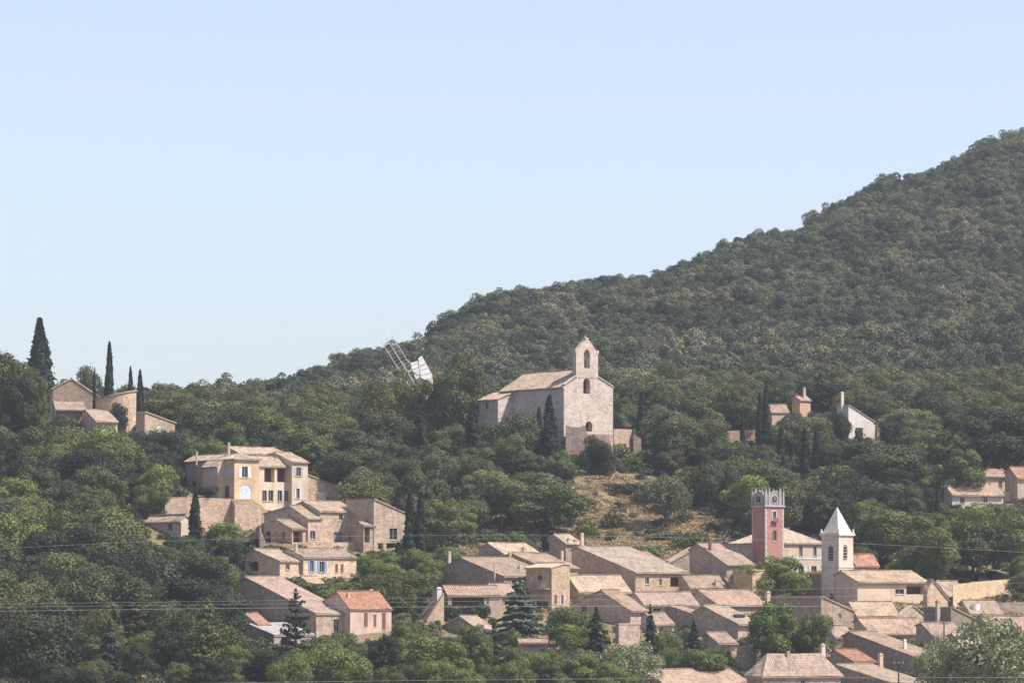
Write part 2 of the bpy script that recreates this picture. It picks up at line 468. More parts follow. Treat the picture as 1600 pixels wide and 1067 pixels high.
def window_parts(parent, P, u, nrm, h, style, color, surround):
    t0, t1, z0, z1, arch = h
    w = t1 - t0
    if style == 'open':            # deep-set back panel, coloured dark to stand for the unlit room
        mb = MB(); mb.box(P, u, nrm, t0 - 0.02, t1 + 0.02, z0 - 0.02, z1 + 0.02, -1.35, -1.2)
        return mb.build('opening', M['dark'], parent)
    if style == 'closed':          # shutters pulled to
        mb = MB()
        for a, b in ((t0 + 0.02, t0 + w/2 - 0.01), (t0 + w/2 + 0.01, t1 - 0.02)):
            mb.box(P, u, nrm, a, b, z0 + 0.02, z1 - 0.02, -0.1, -0.05)
        fr = MB(); fr.box(P, u, nrm, t0, t1, z0 - 0.1, z0 - 0.005, -0.2, 0.06)
        f = fr.build('window', M['plaster'], parent, color=(0.55, 0.5, 0.44))
        mb.build('shutter', M['paint'], f, color=color)
        return f
    if style == 'louvre':
        fr = MB(); fr.box(P, u, nrm, t0, t1, z0 - 0.12, z0 - 0.005, -0.2, 0.06)
        f = fr.build('window', M['plaster'], parent, color=(0.55, 0.5, 0.44))
        mb = MB(); mb.box(P, u, nrm, t0 - .02, t1 + .02, z0 - .02, z1 + .02, -0.32, -0.28); mb.build('pane', M['dark'], f)  # dark panel stands for the unlit space behind the slats
        k = max(3, int((z1 - z0) / 0.4))
        for q in range(k):
            s = MB(); zz = z0 + (z1 - z0) * (q + 0.35) / k
            s.box(P, u, nrm, t0, t1, zz, zz + 0.1, -0.25, -0.02)
            s.build('slat', M['paint'], f, color=(0.35, 0.32, 0.3))
        return f
    fw = 0.07
    fr = MB()
    fr.box(P, u, nrm, t0, t0 + fw, z0, z1, -0.2, -0.13); fr.box(P, u, nrm, t1 - fw, t1, z0, z1, -0.2, -0.13)
    fr.box(P, u, nrm, t0 + fw, t1 - fw, z0, z0 + fw, -0.2, -0.13)
    if not arch: fr.box(P, u, nrm, t0 + fw, t1 - fw, z1 - fw, z1, -0.2, -0.13)
    fr.box(P, u, nrm, t0 + w/2 - 0.035, t0 + w/2 + 0.035, z0 + fw, z1 - fw, -0.195, -0.135)
    if style != 'door':
        fr.box(P, u, nrm, t0 - 0.1, t1 + 0.1, z0 - 0.12, z0 - 0.004, -0.2, 0.08)
    f = fr.build('door' if style == 'door' else 'window', M['paint'], parent, color=(0.42, 0.38, 0.34) if style != 'door' else color)
    mb = MB(); mb.box(P, u, nrm, t0 - 0.01, t1 + 0.01, z0 - 0.01, z1 + 0.01, -0.26, -0.215)
    mb.build('pane', M['glass'] if style != 'door' else M['paint'], f, color=tuple(c * 0.5 for c in color))
    if style == 'shut':
        sw = w * 0.5
        for a, b in ((t0 - sw - 0.03, t0 - 0.03), (t1 + 0.03, t1 + sw + 0.03)):
            s = MB(); s.box(P, u, nrm, a, b, z0 - 0.03, z1 + 0.03, 0.012, 0.055)
            s.build('shutter', M['paint'], f, color=color)
    if surround:
        s = MB()
        for a, b, c, d in ((t0 - .16, t0, z0, z1), (t1, t1 + .16, z0, z1), (t0 - .16, t1 + .16, z1, z1 + .18)):
            s.box(P, u, nrm, a, b, c, d, -0.03, 0.03)
        s.build('surround', M['plaster'], f, color=(0.55, 0.5, 0.44))
    return f

class Block:
    """one rectangular volume. corner (px) with its right face and left face running back from it"""
    def __init__(s, xc, xl, xr, yg, th=36, d=None):
        s.th = R(th)
        s.d = d if d else depth_for(xc, yg)
        x, y, _ = at(xc, yg, s.d)
        s.P = (x, y)
        c, sn = math.cos(s.th), math.sin(s.th)
        s.u = (c, sn); s.v = (-sn, c)
        s.nR = (sn, -c); s.nL = (-c, -sn)
        s.L = s.tR(xr); s.W = s.tL(xl)
    def tR(s, px):
        k = (px - CX) / F
        # perspective: solved on the ground plane y (pitch effect is the same for both)
        return (k * s.P[1] - s.P[0]) / (s.u[0] - k * s.u[1])
    def tL(s, px):
        k = (px - CX) / F
        return (s.P[0] - k * s.P[1]) / (-s.v[0] + k * s.v[1])
    def pR(s, t): return (s.P[0] + s.u[0]*t, s.P[1] + s.u[1]*t)
    def pL(s, t): return (s.P[0] + s.v[0]*t, s.P[1] + s.v[1]*t)
    def zR(s, px, py): return z_at(py, s.pR(s.tR(px))[1])
    def zL(s, px, py): return z_at(py, s.pL(s.tL(px))[1])
    def corner(s, a, b): return (s.P[0] + s.u[0]*a + s.v[0]*b, s.P[1] + s.u[1]*a + s.v[1]*b)

def house(name, label, cat, xc, yg, th=36, d=None, group=None):
    dd = d if d else depth_for(xc, yg)
    x, y, _ = at(xc, yg, dd)
    o = empty(name, (x, y, gz(x, y)))
    tag(o, label, cat, group)
    return o

crnd = random.Random(29)
def jit(c):
    """no two houses were built of quite the same stone, plaster or tiles"""
    k = crnd.uniform(0.84, 1.1); h_ = crnd.uniform(-0.05, 0.05)
    return (c[0] * k, c[1] * k * (1 + h_ * 0.6), c[2] * k * (1 + h_ * 1.6))
def block(root, kind, prof, other, yg, yb=None, th=36, d=None, wall=STONE, wm='stone', roof=ROOF, wins=(), over=0.35, gover=0.15,
          cornice=True, keep=True, chim=(), roofname='roof', tiles=True, depth=0.25, inset_open=True):
    """kind 'R': prof traces the gable on the left face (from the corner leftwards), eave over the right face
       kind 'L': prof traces the gable on the right face (from the corner rightwards)
       kind 'hip': prof = [(corner px, eave py), (any px, ridge py)], other = (left px, right px)
       kind 'flat': as hip, without roof"""
    wall = jit(wall); roof = tuple(q * 0.88 for q in jit(roof))
    xc = prof[0][0]
    if kind == 'R': B = Block(xc, prof[-1][0], other, yg, th, d)
    elif kind == 'L': B = Block(xc, other, prof[-1][0], yg, th, d)
    else: B = Block(xc, other[0], other[1], yg, th, d)
    Lr, Wl = B.L, B.W
    zb = min(gz(*B.corner(a, b)) for a in (0, Lr) for b in (0, Wl)) - 1.0
    FOOT.append((B.P, B.u, B.v, Lr, Wl))
    if kind == 'R':
        pl = [(B.tL(x), B.zL(x, y)) for x, y in prof]; pl[-1] = (Wl, pl[-1][1])
        pr = [(0, pl[0][1]), (Lr, pl[0][1])]
        tops = dict(R=pr, L=pl, B=[(0, pl[-1][1]), (Lr, pl[-1][1])], E=pl)
    elif kind == 'L':
        pr = [(B.tR(x), B.zR(x, y)) for x, y in prof]; pr[-1] = (Lr, pr[-1][1])
        tops = dict(R=pr, L=[(0, pr[0][1]), (Wl, pr[0][1])], B=pr, E=[(0, pr[-1][1]), (Wl, pr[-1][1])])
    else:
        ze = z_at(prof[0][1], B.d)
        tops = {k: [(0, ze), (Lr if k in 'RB' else Wl, ze)] for k in 'RLBE'}
    holes = {'R': [], 'L': []}
    wl = []
    for w in wins:
        face, x0, x1, y0, y1 = w[:5]
        style = w[5] if len(w) > 5 else 'plain'
        col = w[6] if len(w) > 6 else (0.5, 0.5, 0.5)
        sur = w[7] if len(w) > 7 else False
        arch = style.startswith('arch')
        style = style[4:] or 'plain' if arch else style
        if face == 'R':
            t0, t1 = B.tR(x0), B.tR(x1); xm = (x0 + x1) / 2
            z0, z1 = B.zR(xm, y1), B.zR(xm, y0)
        else:
            t0, t1 = B.tL(x1), B.tL(x0); xm = (x0 + x1) / 2
            z0, z1 = B.zL(xm, y1), B.zL(xm, y0)
        mx = Lr if face == 'R' else Wl
        t0 = max(t0, 0.12); t1 = min(t1, mx - 0.12)
        if t1 - t0 < 0.15: continue
        h = (t0, t1, z0, z1, arch)
        holes[face].append(h); wl.append((face, h, style, col, sur))
    mb = MB()
    dp = 1.3 if any(w[2] == 'open' for w in wl) else depth
    deep = {f: [w[1] for w in wl if w[0] == f and w[2] == 'open'] for f in 'RL'}
    wall_face(mb, B.P, B.u, Lr, zb, tops['R'], holes['R'], B.nR, dp)
    wall_face(mb, B.P, B.v, Wl, zb, tops['L'], holes['L'], B.nL, dp)
    wall_face(mb, B.pL(Wl), B.u, Lr, zb, tops['B'], [], (-B.nR[0], -B.nR[1]), 0.2)
    wall_face(mb, B.pR(Lr), B.v, Wl, zb, tops['E'], [], (-B.nL[0], -B.nL[1]), 0.2)
    mb.build('wall', M[wm], root, color=wall)
    for face, h, style, col, sur in wl:
        P, u, n = (B.P, B.u, B.nR) if face == 'R' else (B.P, B.v, B.nL)
        window_parts(root, P, u, n, h, style, col, sur)
    # ---- roof
    rm = MB(); uvs = []
    def c3(a, b, z): x, y = B.corner(a, b); return (x, y, z)
    rf = None
    ztop = max(z for k in tops for t, z in tops[k])
    if kind in ('R', 'L'):
        pts = tops['L'] if kind == 'R' else tops['R']
        ext = Lr if kind == 'R' else Wl
        g0, g1 = -gover, ext + gover
        n = len(pts)
        segs = []
        for k in range(n - 1):
            (ta, za), (tb, zbb) = pts[k], pts[k+1]
            ln = math.hypot(tb - ta, zbb - za)
            if ln < 0.1: continue
            dx, dz = (tb - ta) / ln, (zbb - za) / ln
            if k == 0 and dz > -0.02: ta -= dx * over; za -= dz * over
            if k == n - 2 and dz < 0.02: tb += dx * over; zbb += dz * over
            if abs(dz) > 0.85: continue
            segs.append((ta, za + 0.03, tb, zbb + 0.03))
        for (ta, za, tb, zbb) in segs:
            def q(t, g, z): return c3(g, t, z) if kind == 'R' else c3(t, g, z)
            lowfirst = za <= zbb
            e = (ta, za) if lowfirst else (tb, zbb); r = (tb, zbb) if lowfirst else (ta, za)
            E0, E1, R0 = q(e[0], g0, e[1]), q(e[0], g1, e[1]), q(r[0], g0, r[1])
            upv = Vector(R0) - Vector(E0); sl = upv.length; upv.normalize()
            slab(rm, uvs, [q(ta, g0, za), q(ta, g1, za), q(tb, g1, zbb), q(tb, g0, zbb)], 0.16)
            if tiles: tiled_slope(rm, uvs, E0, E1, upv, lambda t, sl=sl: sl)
            # ridge cap
            if n > 2 and r[1] >= max(p[1] for p in pts) - 0.0 and tiles:
                a, b_ = Vector(q(r[0], g0, r[1] + 0.06)), Vector(q(r[0], g1, r[1] + 0.06))
                m0 = len(rm.v); rm.tube(a, b_, 0.13, 0.13, 6)
                uvs.extend([(v[0] * 0.5, v[1] * 0.5) for v in rm.v[m0:]])
        rf = obj(roofname, rm.v, rm.f, M['tile'], root, uvs=uvs, color=roof)
        if cornice:
            cm = MB(); zc = tops['R'][0][1] if kind == 'R' else tops['L'][0][1]
            if kind == 'R': cm.box(B.P, B.u, B.nR, -0.02, Lr + 0.02, zc - 0.36, zc - 0.19, -0.1, 0.13)
            else: cm.box(B.P, B.v, B.nL, -0.02, Wl + 0.02, zc - 0.36, zc - 0.19, -0.1, 0.13)
            cm.build('cornice', M['plaster'], rf, color=tuple(c * 1.05 for c in wall))
    elif kind == 'hip':
        zr = z_at(prof[1][1], B.d + Wl * 0.5 * math.cos(B.th)); ztop = zr
        o = over
        a0, a1, b0, b1 = -o, Lr + o, -o, Wl + o
        if Lr >= Wl: k = (b1 - b0) / 2; r0, r1 = (a0 + k, (b0 + b1)/2), (a1 - k, (b0 + b1)/2)
        else: k = (a1 - a0) / 2; r0, r1 = ((a0 + a1)/2, b0 + k), ((a0 + a1)/2, b1 - k)
        ze2 = ze - 0.05
        sl = math.hypot(k, zr - ze2)
        slab(rm, uvs, [c3(a0, b0, ze2), c3(a1, b0, ze2), c3(a1, b1, ze2), c3(a0, b1, ze2)], 0.14)
        for (A, Bq) in (((a0, b0), (a1, b0)), ((a0, b1), (a0, b0)), ((a1, b0), (a1, b1)), ((a1, b1), (a0, b1))):
            E0, E1 = Vector(c3(*A, ze2)), Vector(c3(*Bq, ze2))
            ed = (E1 - E0).normalized()
            inw = Vector(c3((a0+a1)/2, (b0+b1)/2, ze2)) - (E0 + E1) / 2
            inw = inw - ed * inw.dot(ed); inw.normalize()
            upv = (inw * k + Vector((0, 0, zr - ze2))).normalized()
            ln = (E1 - E0).length
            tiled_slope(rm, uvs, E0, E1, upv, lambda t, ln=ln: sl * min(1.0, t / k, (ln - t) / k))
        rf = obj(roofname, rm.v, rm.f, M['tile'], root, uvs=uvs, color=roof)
        if cornice:
            cm = MB(); cm.box(B.P, B.u, B.nR, 0, Lr + .02, ze - 0.36, ze - 0.2, -0.1, 0.13); cm.box(B.P, B.v, B.nL, 0, Wl, ze - 0.36, ze - 0.2, -0.1, 0.13)
            cm.build('cornice', M['plaster'], rf, color=tuple(c * 1.05 for c in wall))
    else:
        cm = MB()
        def p(a, b, z): return c3(a, b, z)
        v = [p(-.08,-.08,ze), p(Lr+.08,-.08,ze), p(Lr+.08,Wl+.08,ze), p(-.08,Wl+.08,ze)]
        v += [(a, b, c + 0.14) for a, b, c in v]
        cm.add(v, BOXF)
        rf = cm.build('coping', M['plaster'], root, color=tuple(c * 1.1 for c in wall))
    for c in chim:                                # (px, top py, bottom py, width px[, colour])
        x0, y0, y1, wpx = c[:4]
        ccol = c[4] if len(c) > 4 else tuple(k * 1.05 for k in wall)
        vv = (c[5] if len(c) > 5 else 0.45) * Wl                  # across the roof, then along it until the column px is met
        qx, qy = B.pL(vv); kk = (x0 - CX) / F
        uu = (kk * qy - qx) / (B.u[0] - kk * B.u[1])
        X, Y = qx + B.u[0] * uu, qy + B.u[1] * uu; dd = Y
        zt = z_at(y0, dd); zl = z_at(y1, dd) - 1.5
        hw = wpx / 2 * dd / F
        m2 = MB(); m2.box((X, Y), B.u, B.nR, -hw, hw, zl, zt - 0.18, -hw * 0.8, hw * 0.8)
        m2.box((X, Y), B.u, B.nR, -hw * 1.2, hw * 1.2, zt - 0.18, zt - 0.06, -hw, hw)
        m2.box((X, Y), B.u, B.nR, -hw * 0.7, hw * 0.7, zt - 0.06, zt + 0.12, -hw * 0.5, hw * 0.5)
        m2.build('chimney', M['plaster'], rf, color=ccol)
    if keep:
        xs = [p[0] for p in prof] + (list(other) if isinstance(other, tuple) else [other])
        KEEP.append((min(xs), min(p[1] for p in prof), max(xs), (yb if yb else yg), B.d + max(Lr * math.sin(B.th), Wl * math.cos(B.th)) * 0.9))
    return B, rf

def stone_wall(name, label, pts, yb, thick=0.6, color=STONE, ds=None, keep=True, cat='wall', group=None):
    """free-standing wall: pts [(px, top py)], standing on the ground row yb (or per-point depths ds)"""
    ps = []
    for k, (px, py) in enumerate(pts):
        d = ds[k] if ds else depth_for(px, yb if not isinstance(yb, (list, tuple)) else yb[k])
        x, y, z = at(px, py, d); ps.append((x, y, z))
    v = []; f = []
    n = len(ps)
    for x, y, z in ps:
        zb = gz(x, y) - 0.8
        v += [(x, y, zb), (x, y, z), (x, y + thick, z), (x, y + thick, zb)]
    for k in range(n - 1):
        a, b = 4*k, 4*k + 4
        f += [(a, b, b+1, a+1), (a+1, b+1, b+2, a+2), (a+2, b+2, b+3, a+3)]
    f += [(0, 1, 2, 3), (4*n-4, 4*n-1, 4*n-2, 4*n-3)]
    o = obj(name, v, f, M['stone'], origin=(ps[0][0], ps[0][1], gz(ps[0][0], ps[0][1])), color=color)
    tag(o, label, cat, group)
    if keep: KEEP.append((min(p[0] for p in pts), min(p[1] for p in pts), max(p[0] for p in pts), max(yb) if isinstance(yb, (list, tuple)) else yb, ps[0][1]))
    return o
# ================================================================== buildings
WHITE = (0.62, 0.6, 0.57); BLUE = (0.2, 0.3, 0.5); BROWN = (0.2, 0.09, 0.06); SGREY = (0.42, 0.46, 0.52); GREEN = (0.42, 0.5, 0.45)
# ---- villa on the terrace, upper left
h = house('villa', 'large cream stone villa with loggia and many roofs above the terrace wall', 'house', 366, 776, d=716)
block(h, 'R', [(375,708),(357,698.5),(344,706)], 448, 790, 716, d=729, wall=CREAM, roof=ROOF_L, chim=[(357,692,702,4,GREY,0.3)])
block(h, 'hip', [(366,716.5),(385,707.5)], (338,405), 787, 787, d=716, wall=OCHRE, wm='plaster', roof=ROOF_L,
      wins=[('R',378,387,729,746,'shut',WHITE), ('R',375,393,757,779,'archclosed',(0.5,0.55,0.62)), ('L',349,360,727,744,'closed',SGREY), ('L',351,358,759,777,'door',(0.1,0.1,0.12))])
block(h, 'L', [(339,717.5),(352,709.5),(368,716)], 290, 777, 776, d=720, wall=STONE, wm='plaster', roof=ROOF_L, chim=[(307,706,713,2.5,GREY,0.5)],
      wins=[('L',293,299,734,748,'closed',SGREY), ('L',300,306,752,772,'door',BROWN)])
block(h, 'L', [(340,727),(347,719.5),(352,719)], 317, 777, 776, d=717.5, wall=STONE, wm='plaster', roof=ROOF_L,
      wins=[('L',327,336,733,746,'closed',SGREY)])
block(h, 'R', [(405,727),(391,714.5),(384,714)], 457, 800, 800, d=720.5, wall=CREAM, wm='plaster', roof=ROOF_L,
      wins=[('R',413,429,731,753,'open'), ('R',433,453,731,753,'open'), ('R',410,417,766,783,'plain',WHITE,True), ('R',419.5,427,766,783,'plain',WHITE,True),
            ('R',434,441,766,783,'plain',WHITE,True), ('R',445,451.5,766,783,'plain',WHITE,True), ('R',411,424,797,815,'open')])
block(h, 'R', [(456,721),(430,707),(420,709)], 481, 790, 790, d=723, wall=CREAM, wm='plaster', roof=ROOF_L,
      wins=[('R',463,470,730,744,'shut',(0.4,0.38,0.36)), ('R',463,468,763,779,'shut',WHITE)])
block(h, 'L', [(478,740),(522,757),(536,772)], 468, 795, 785, d=728, wall=STONE, roof=ROOF,
      wins=[('R',497,509,768,781,'closed',WHITE), ('R',511,515,775,785,'plain')])
stone_wall('terrace_wall', 'tall pinkish stone terrace wall carrying the villa', [(258,776),(300,777),(362,779),(367,788),(404,789),(409,800),(424,803)], [800,812,820,835,838,830,830],
           color=(0.55,0.41,0.31), ds=[705.5,707,710.5,709,711,714,715])
# ---- low house left of the villa wall
h = house('low_house', 'small low house with one pale roof left of the lone cypress', 'house', 283, 840, d=686)
block(h, 'L', [(283,812.5),(290,804),(298,811)], 229, 842, 835, d=686, wall=CREAM, wm='plaster', roof=ROOF_L, wins=[('L',262,270,818,828,'plain')])
stone_wall('ruined_wall', 'dark ruined wall stub rising to a point below the villa', [(390,846),(396,836),(401,829),(402,821),(406,821),(408,831),(414,846)], 860, color=GREY, keep=False)
# ---- stepped house below the villa
h = house('stepped_house', 'stone house of three stepped roofs with a porch below the villa', 'house', 500, 858, d=684)
block(h, 'R', [(500,798),(474,783),(455,792)], 558, 862, 856, d=685, wall=STONE, roof=ROOF,
      wins=[('R',530,536,803.5,813,'plain'), ('R',522,536,831,856,'door',(0.3,0.36,0.42)), ('R',546,555,830,846,'plain',BROWN)])
block(h, 'R', [(481,809),(453,790),(413,802)], 503, 862, 856, d=683, wall=PINK, roof=ROOF,
      wins=[('R',485,493,829,842,'plain'), ('L',416,423,830,853,'door',BROWN), ('L',451,454,802,808,'plain')])
block(h, 'R', [(456,825),(432,811.5),(424,814)], 478, 862, 854, d=680.5, wall=PINK, roof=ROOF,
      wins=[('R',458.5,473,830,847,'open'), ('L',441,446,830,843,'plain')])
block(h, 'R', [(568,820),(561,815),(556,817)], 586, 862, 850, d=682, wall=STONE, roof=ROOF_G, wins=[('R',570,578,824,847,'open')])
stone_wall('balcony_wall', 'low parapet wall along the terrace of the stepped house', [(478,846),(520,847),(560,847)], 866, color=STONE, ds=[678.5,681,684], thick=0.4)
# ---- tall house right of it
h = house('slanting_house', 'tall stone house with one slanting roof left of two tall cypresses', 'house', 584, 872, d=681)
block(h, 'L', [(584,779),(634,801)], 541, 872, 862, d=683, wall=STONE, roof=ROOF_G,
      wins=[('R',609,621,825,843,'plain',BROWN), ('R',591,599,848,858,'open'), ('R',604,622,848,858,'open')])
# ---- house with blue shutters
h = house('blue_shutter_house', 'low stone house with bright blue shutters below the stepped house', 'house', 473, 910, d=653)
block(h, 'R', [(437,875.5),(398,858),(383,868)], 475, 915, 905, d=651, wall=OCHRE, roof=ROOF,
      wins=[('R',447,453,880.5,890,'plain',BROWN), ('R',467,473,880,897,'door',WHITE), ('L',387,404,877,892,'open')])
block(h, 'R', [(474,869.5),(452,857),(440,862)], 557, 915, 905, d=653, wall=CREAM, roof=ROOF_P, chim=[(463,850,862,4,GREY,0.4)],
      wins=[('R',485,490,876,893,'shut',BLUE), ('R',500,507,877,894,'shut',BLUE), ('R',524,528.5,881,894,'closed',BROWN), ('R',532.5,537,881,894,'closed',BROWN)])
block(h, 'R', [(484,911),(471,900.5),(466,902)], 508, 925, 914, d=646, wall=CREAM, roof=ROOF)
# ---- barn and red roofed house
h = house('long_barn', 'long stone barn with a wide pale sloping roof left of the red-roofed house', 'house', 494, 1015, d=612)
block(h, 'R', [(494,957.5),(384,901),(376,906)], 549, 1020, 1000, d=612, wall=STONE, roof=ROOF_P, wins=[('R',522,531,967,988,'plain',BROWN)])
h = house('red_roof_house', 'pink house with orange-red tiled roof and brown shutters', 'house', 547, 1012, d=614)
block(h, 'R', [(547,949.5),(527,924),(503,941)], 612, 1018, 1000, d=613.5, wall=PINK, wm='plaster', roof=ROOF_R,
      wins=[('R',569,575,957,979,'closed',BROWN), ('R',584,588.5,960,979,'closed',BROWN), ('R',597,603,957,984,'closed',BROWN)],
      chim=[(545,926,943,4,PINK,0.3),(580,921,932,6,GREY,0.5)])
h = house('lean_to', 'grey sheet-roofed shed leaning on the barn among pines', 'shed', 432, 1015, d=604)
block(h, 'R', [(428,990),(384,972),(378,974)], 491, 1020, 1000, d=603, wall=GREY, roof=(0.36,0.335,0.315), tiles=False, wins=[('R',440,456,995,1010,'open')])
block(h, 'R', [(404,975),(384,958),(378,960)], 424, 1020, 985, d=608, wall=GREY, roof=(0.40,0.25,0.2))
# ---- hilltop farm
h = house('hilltop_farmhouse', 'rubble stone farmhouse with round tower on the left hilltop', 'farmhouse', 150, 680, d=774)
block(h, 'L', [(82,606),(111,591),(152,618)], 77, 690, 630, d=784, th=8, wall=GREY, roof=ROOF_L)
block(h, 'R', [(87,640),(82,622),(80,622)], 132, 690, 650, d=777, th=9, wall=STONE, roof=ROOF)
block(h, 'R', [(150,658),(133,640),(128,642)], 183, 690, 668, d=768, th=22, wall=CREAM, roof=ROOF, wins=[('R',153,159,664,676,'plain')])
def round_tower(h):
    d = 775; n = 28
    c = at(181, 640, d + 3.5); r = 32 * d / F
    zb = gz(c[0], c[1]) - 2
    v = []; f = []
    zl, zr = z_at(623, d), z_at(609.5, d)
    for k in range(n):
        a = 2 * math.pi * k / n
        x, y = c[0] + r * math.cos(a), c[1] + r * 0.95 * math.sin(a)
        zt = zl + (zr - zl) * (math.cos(a) + 1) / 2
        v += [(x, y, zb), (x, y, zt)]
    for k in range(n):
        a, b = 2*k, 2*((k+1) % n)
        f.append((a, b, b+1, a+1))
    obj('wall', v, f, M['stone'], h, color=STONE)
    rm = MB(); uvs = []
    x0 = c[0] - r * 1.75
    def zz(x): return zl + (zr - zl) * ((x - c[0]) / r + 1) / 2 + 0.1
    pts = []
    for k in range(n):
        a = 2 * math.pi * k / n
        x, y = c[0] + r * 1.06 * math.cos(a), c[1] + r * 1.0 * math.sin(a)
        if math.cos(a) < -0.3: x = c[0] + (x - c[0]) * 1.0
        pts.append((x, y, zz(x)))
    slab(rm, uvs, pts, 0.22)
    obj('roof', rm.v, rm.f, M['tile'], h, uvs=uvs, color=ROOF)
    KEEP.append((125, 609, 213, 672, d))
round_tower(h)
block(h, 'L', [(226,643),(273,660)], 212, 690, 674, d=771, th=30, wall=CREAM, roof=ROOF, wins=[('R',244,252,664,676,'closed',WHITE)])

# ---- chapel
h = house('chapel', 'pale stone chapel with an arched bell gable on the hill', 'chapel', 881, 690, d=757)
CH = (0.54, 0.455, 0.395)
Bc, rfc = block(h, 'L', [(881,603.5),(919.3,577),(958,604.5)], 781, 700, 672, d=757, wall=CH, wm='ashlar', roof=ROOF, cornice=True, gover=0.0,
      wins=[('R',911.5,922,591,615,'archopen'), ('R',915,925.5,658,674,'archopen')])
block(h, 'L', [(778,623),(806,611.5)], 744, 700, 640, d=767.5, wall=CH, wm='ashlar', roof=ROOF_L, wins=[('L',758,763,628,640,'archplain')])
def bell_gable():
    t0, t1 = Bc.tR(900), Bc.tR(934.5)
    tm = (t0 + t1) / 2; th = 1.1
    P0 = Bc.pR(t0); ln = t1 - t0
    ym = P0[1] + 1
    zt, za, zb = z_at(548, ym), z_at(530, ym), z_at(590, ym)
    hole = [(Bc.tR(912.5) - t0, Bc.tR(921.8) - t0, z_at(575, ym), z_at(546, ym), True)]
    prof = [(0, zt - .3), (0.25, zt), (ln/2 - 0.25, za), (ln/2 + 0.25, za), (ln - 0.25, zt), (ln, zt - .3)]
    P = (P0[0] + Bc.nR[0]*0.05, P0[1] + Bc.nR[1]*0.05)
    m = MB()
    wall_face(m, P, Bc.u, ln, zb, prof, hole, Bc.nR, th)
    Pb = (P[0] - Bc.nR[0]*th, P[1] - Bc.nR[1]*th)
    wall_face(m, Pb, Bc.u, ln, zb, prof, hole, Bc.nR, 0.0)
    n = len(prof)
    pos = lambda Q, t, z: (Q[0] + Bc.u[0]*t, Q[1] + Bc.u[1]*t, z)
    ring = [(0, zb)] + prof + [(ln, zb)]
    for (a, za_), (b, zb_) in zip(ring[:-1], ring[1:]):
        m.add([pos(P, a, za_), pos(P, b, zb_), pos(Pb, b, zb_), pos(Pb, a, za_)], [(0, 1, 2, 3)])
    g = m.build('bell_gable', M['ashlar'], h, color=CH)
    m = MB()
    for (a, b) in ((-0.15, 0.3), (ln - 0.3, ln + 0.15)):
        m.box(P, Bc.u, Bc.nR, a, b, zt - 0.5, zt + 0.15, -th - 0.05, 0.06)
        m.build('shoulder', M['ashlar'], g, color=CH); m = MB()
    m.box(P, Bc.u, Bc.nR, ln/2 - 0.3, ln/2 + 0.3, za - 0.1, za + 0.31, -th - 0.04, 0.05)
    m.tube(pos((P[0] - Bc.nR[0]*th/2, P[1] - Bc.nR[1]*th/2), ln/2, za + 0.3), pos((P[0] - Bc.nR[0]*th/2, P[1] - Bc.nR[1]*th/2), ln/2, za + 0.75), 0.16, 0.05)
    m.build('finial', M['ashlar'], g, color=CH)
    c = pos((P[0] - Bc.nR[0]*th/2, P[1] - Bc.nR[1]*th/2), (hole[0][0] + hole[0][1]) / 2, 0)
    zz = hole[0][3] - 0.5
    m = MB(); rr = [(0.0, 0.12), (-0.15, 0.2), (-0.5, 0.27), (-0.75, 0.4)]
    for (a, ra), (b, rb) in zip(rr[:-1], rr[1:]): m.tube((c[0], c[1], zz + a), (c[0], c[1], zz + b), ra, rb, 10)
    m.build('bell', M['iron'], g)
    # plain sloping copings of the facade
    for (ta, tb) in ((0, t0), (Bc.L, t1)):
        m = MB()
        za_, zb_ = Bc.zR(881, 603.5) + 0.2, Bc.zR(900, 590.5) + 0.28
        q = [pos(Bc.P, ta, za_), pos(Bc.P, tb, zb_)]
        v = []
        for (x, y, z) in q:
            for n_, dz in ((0.14, 0), (-0.6, 0), (-0.6, 0.22), (0.14, 0.22)):
                v.append((x + Bc.nR[0]*n_, y + Bc.nR[1]*n_, z + dz))
        m.add(v, [(0,1,2,3), (4,7,6,5), (0,4,5,1), (1,5,6,2), (2,6,7,3), (3,7,4,0)])
        m.build('coping', M['ashlar'], h, color=CH)
bell_gable()
KEEP.append((899, 527, 935, 590, 757))
stone_wall('ruined_forecourt_wall', 'broken pinkish wall at the foot of the chapel front', [(884,664),(892,667),(905,667.5),(914,664),(917,676),(925,678),(952,679),(958,680)], 704, color=(0.42,0.32,0.265), ds=[753,753,753,753,753,753.5,754,755])
stone_wall('chapel_terrace_wall', 'brown terrace wall stepping down right of the chapel', [(959,670),(974,670),(988,671),(990,679),(1002,685)], [705]*5, color=(0.44,0.33,0.26), ds=[758,760,762,761,761])
stone_wall('low_terrace_wall', 'low brown wall right of the slim cypress by the chapel', [(1006,702),(1030,704),(1062,706)], 714, color=(0.42,0.31,0.25), keep=False)
# ---- white house at right
h = house('white_house', 'pale house with a steep slanting roof on the wooded slope', 'house', 1326, 692, d=806)
block(h, 'L', [(1326,632),(1376,664)], 1308, 692, 684, d=806, wall=(0.6,0.55,0.48), wm='plaster', roof=ROOF_G, chim=[(1316,613,632,5,PALE,0.5)],
      wins=[('R',1337,1349,668,690,'open'), ('R',1367.5,1371,665,690,'closed',BROWN)])
h = house('orange_house', 'small orange-walled house half hidden by trees behind the cypresses', 'house', 1250, 655, d=830)
block(h, 'R', [(1250,624),(1244,619),(1238,622)], 1267, 665, 640, d=830, wall=(0.55,0.36,0.24), wm='plaster', roof=ROOF_P, chim=[(1257,606,616,4,PINK,0.3)], keep=False)
KEEP.append((1251, 622, 1267, 641, 830)); KEEP.append((1206, 633, 1224, 643, 828))
block(h, 'R', [(1206,643),(1201,632),(1196,636)], 1233, 665, 646, d=828, th=16, wall=PINK, wm='plaster', roof=ROOF_P, keep=False)
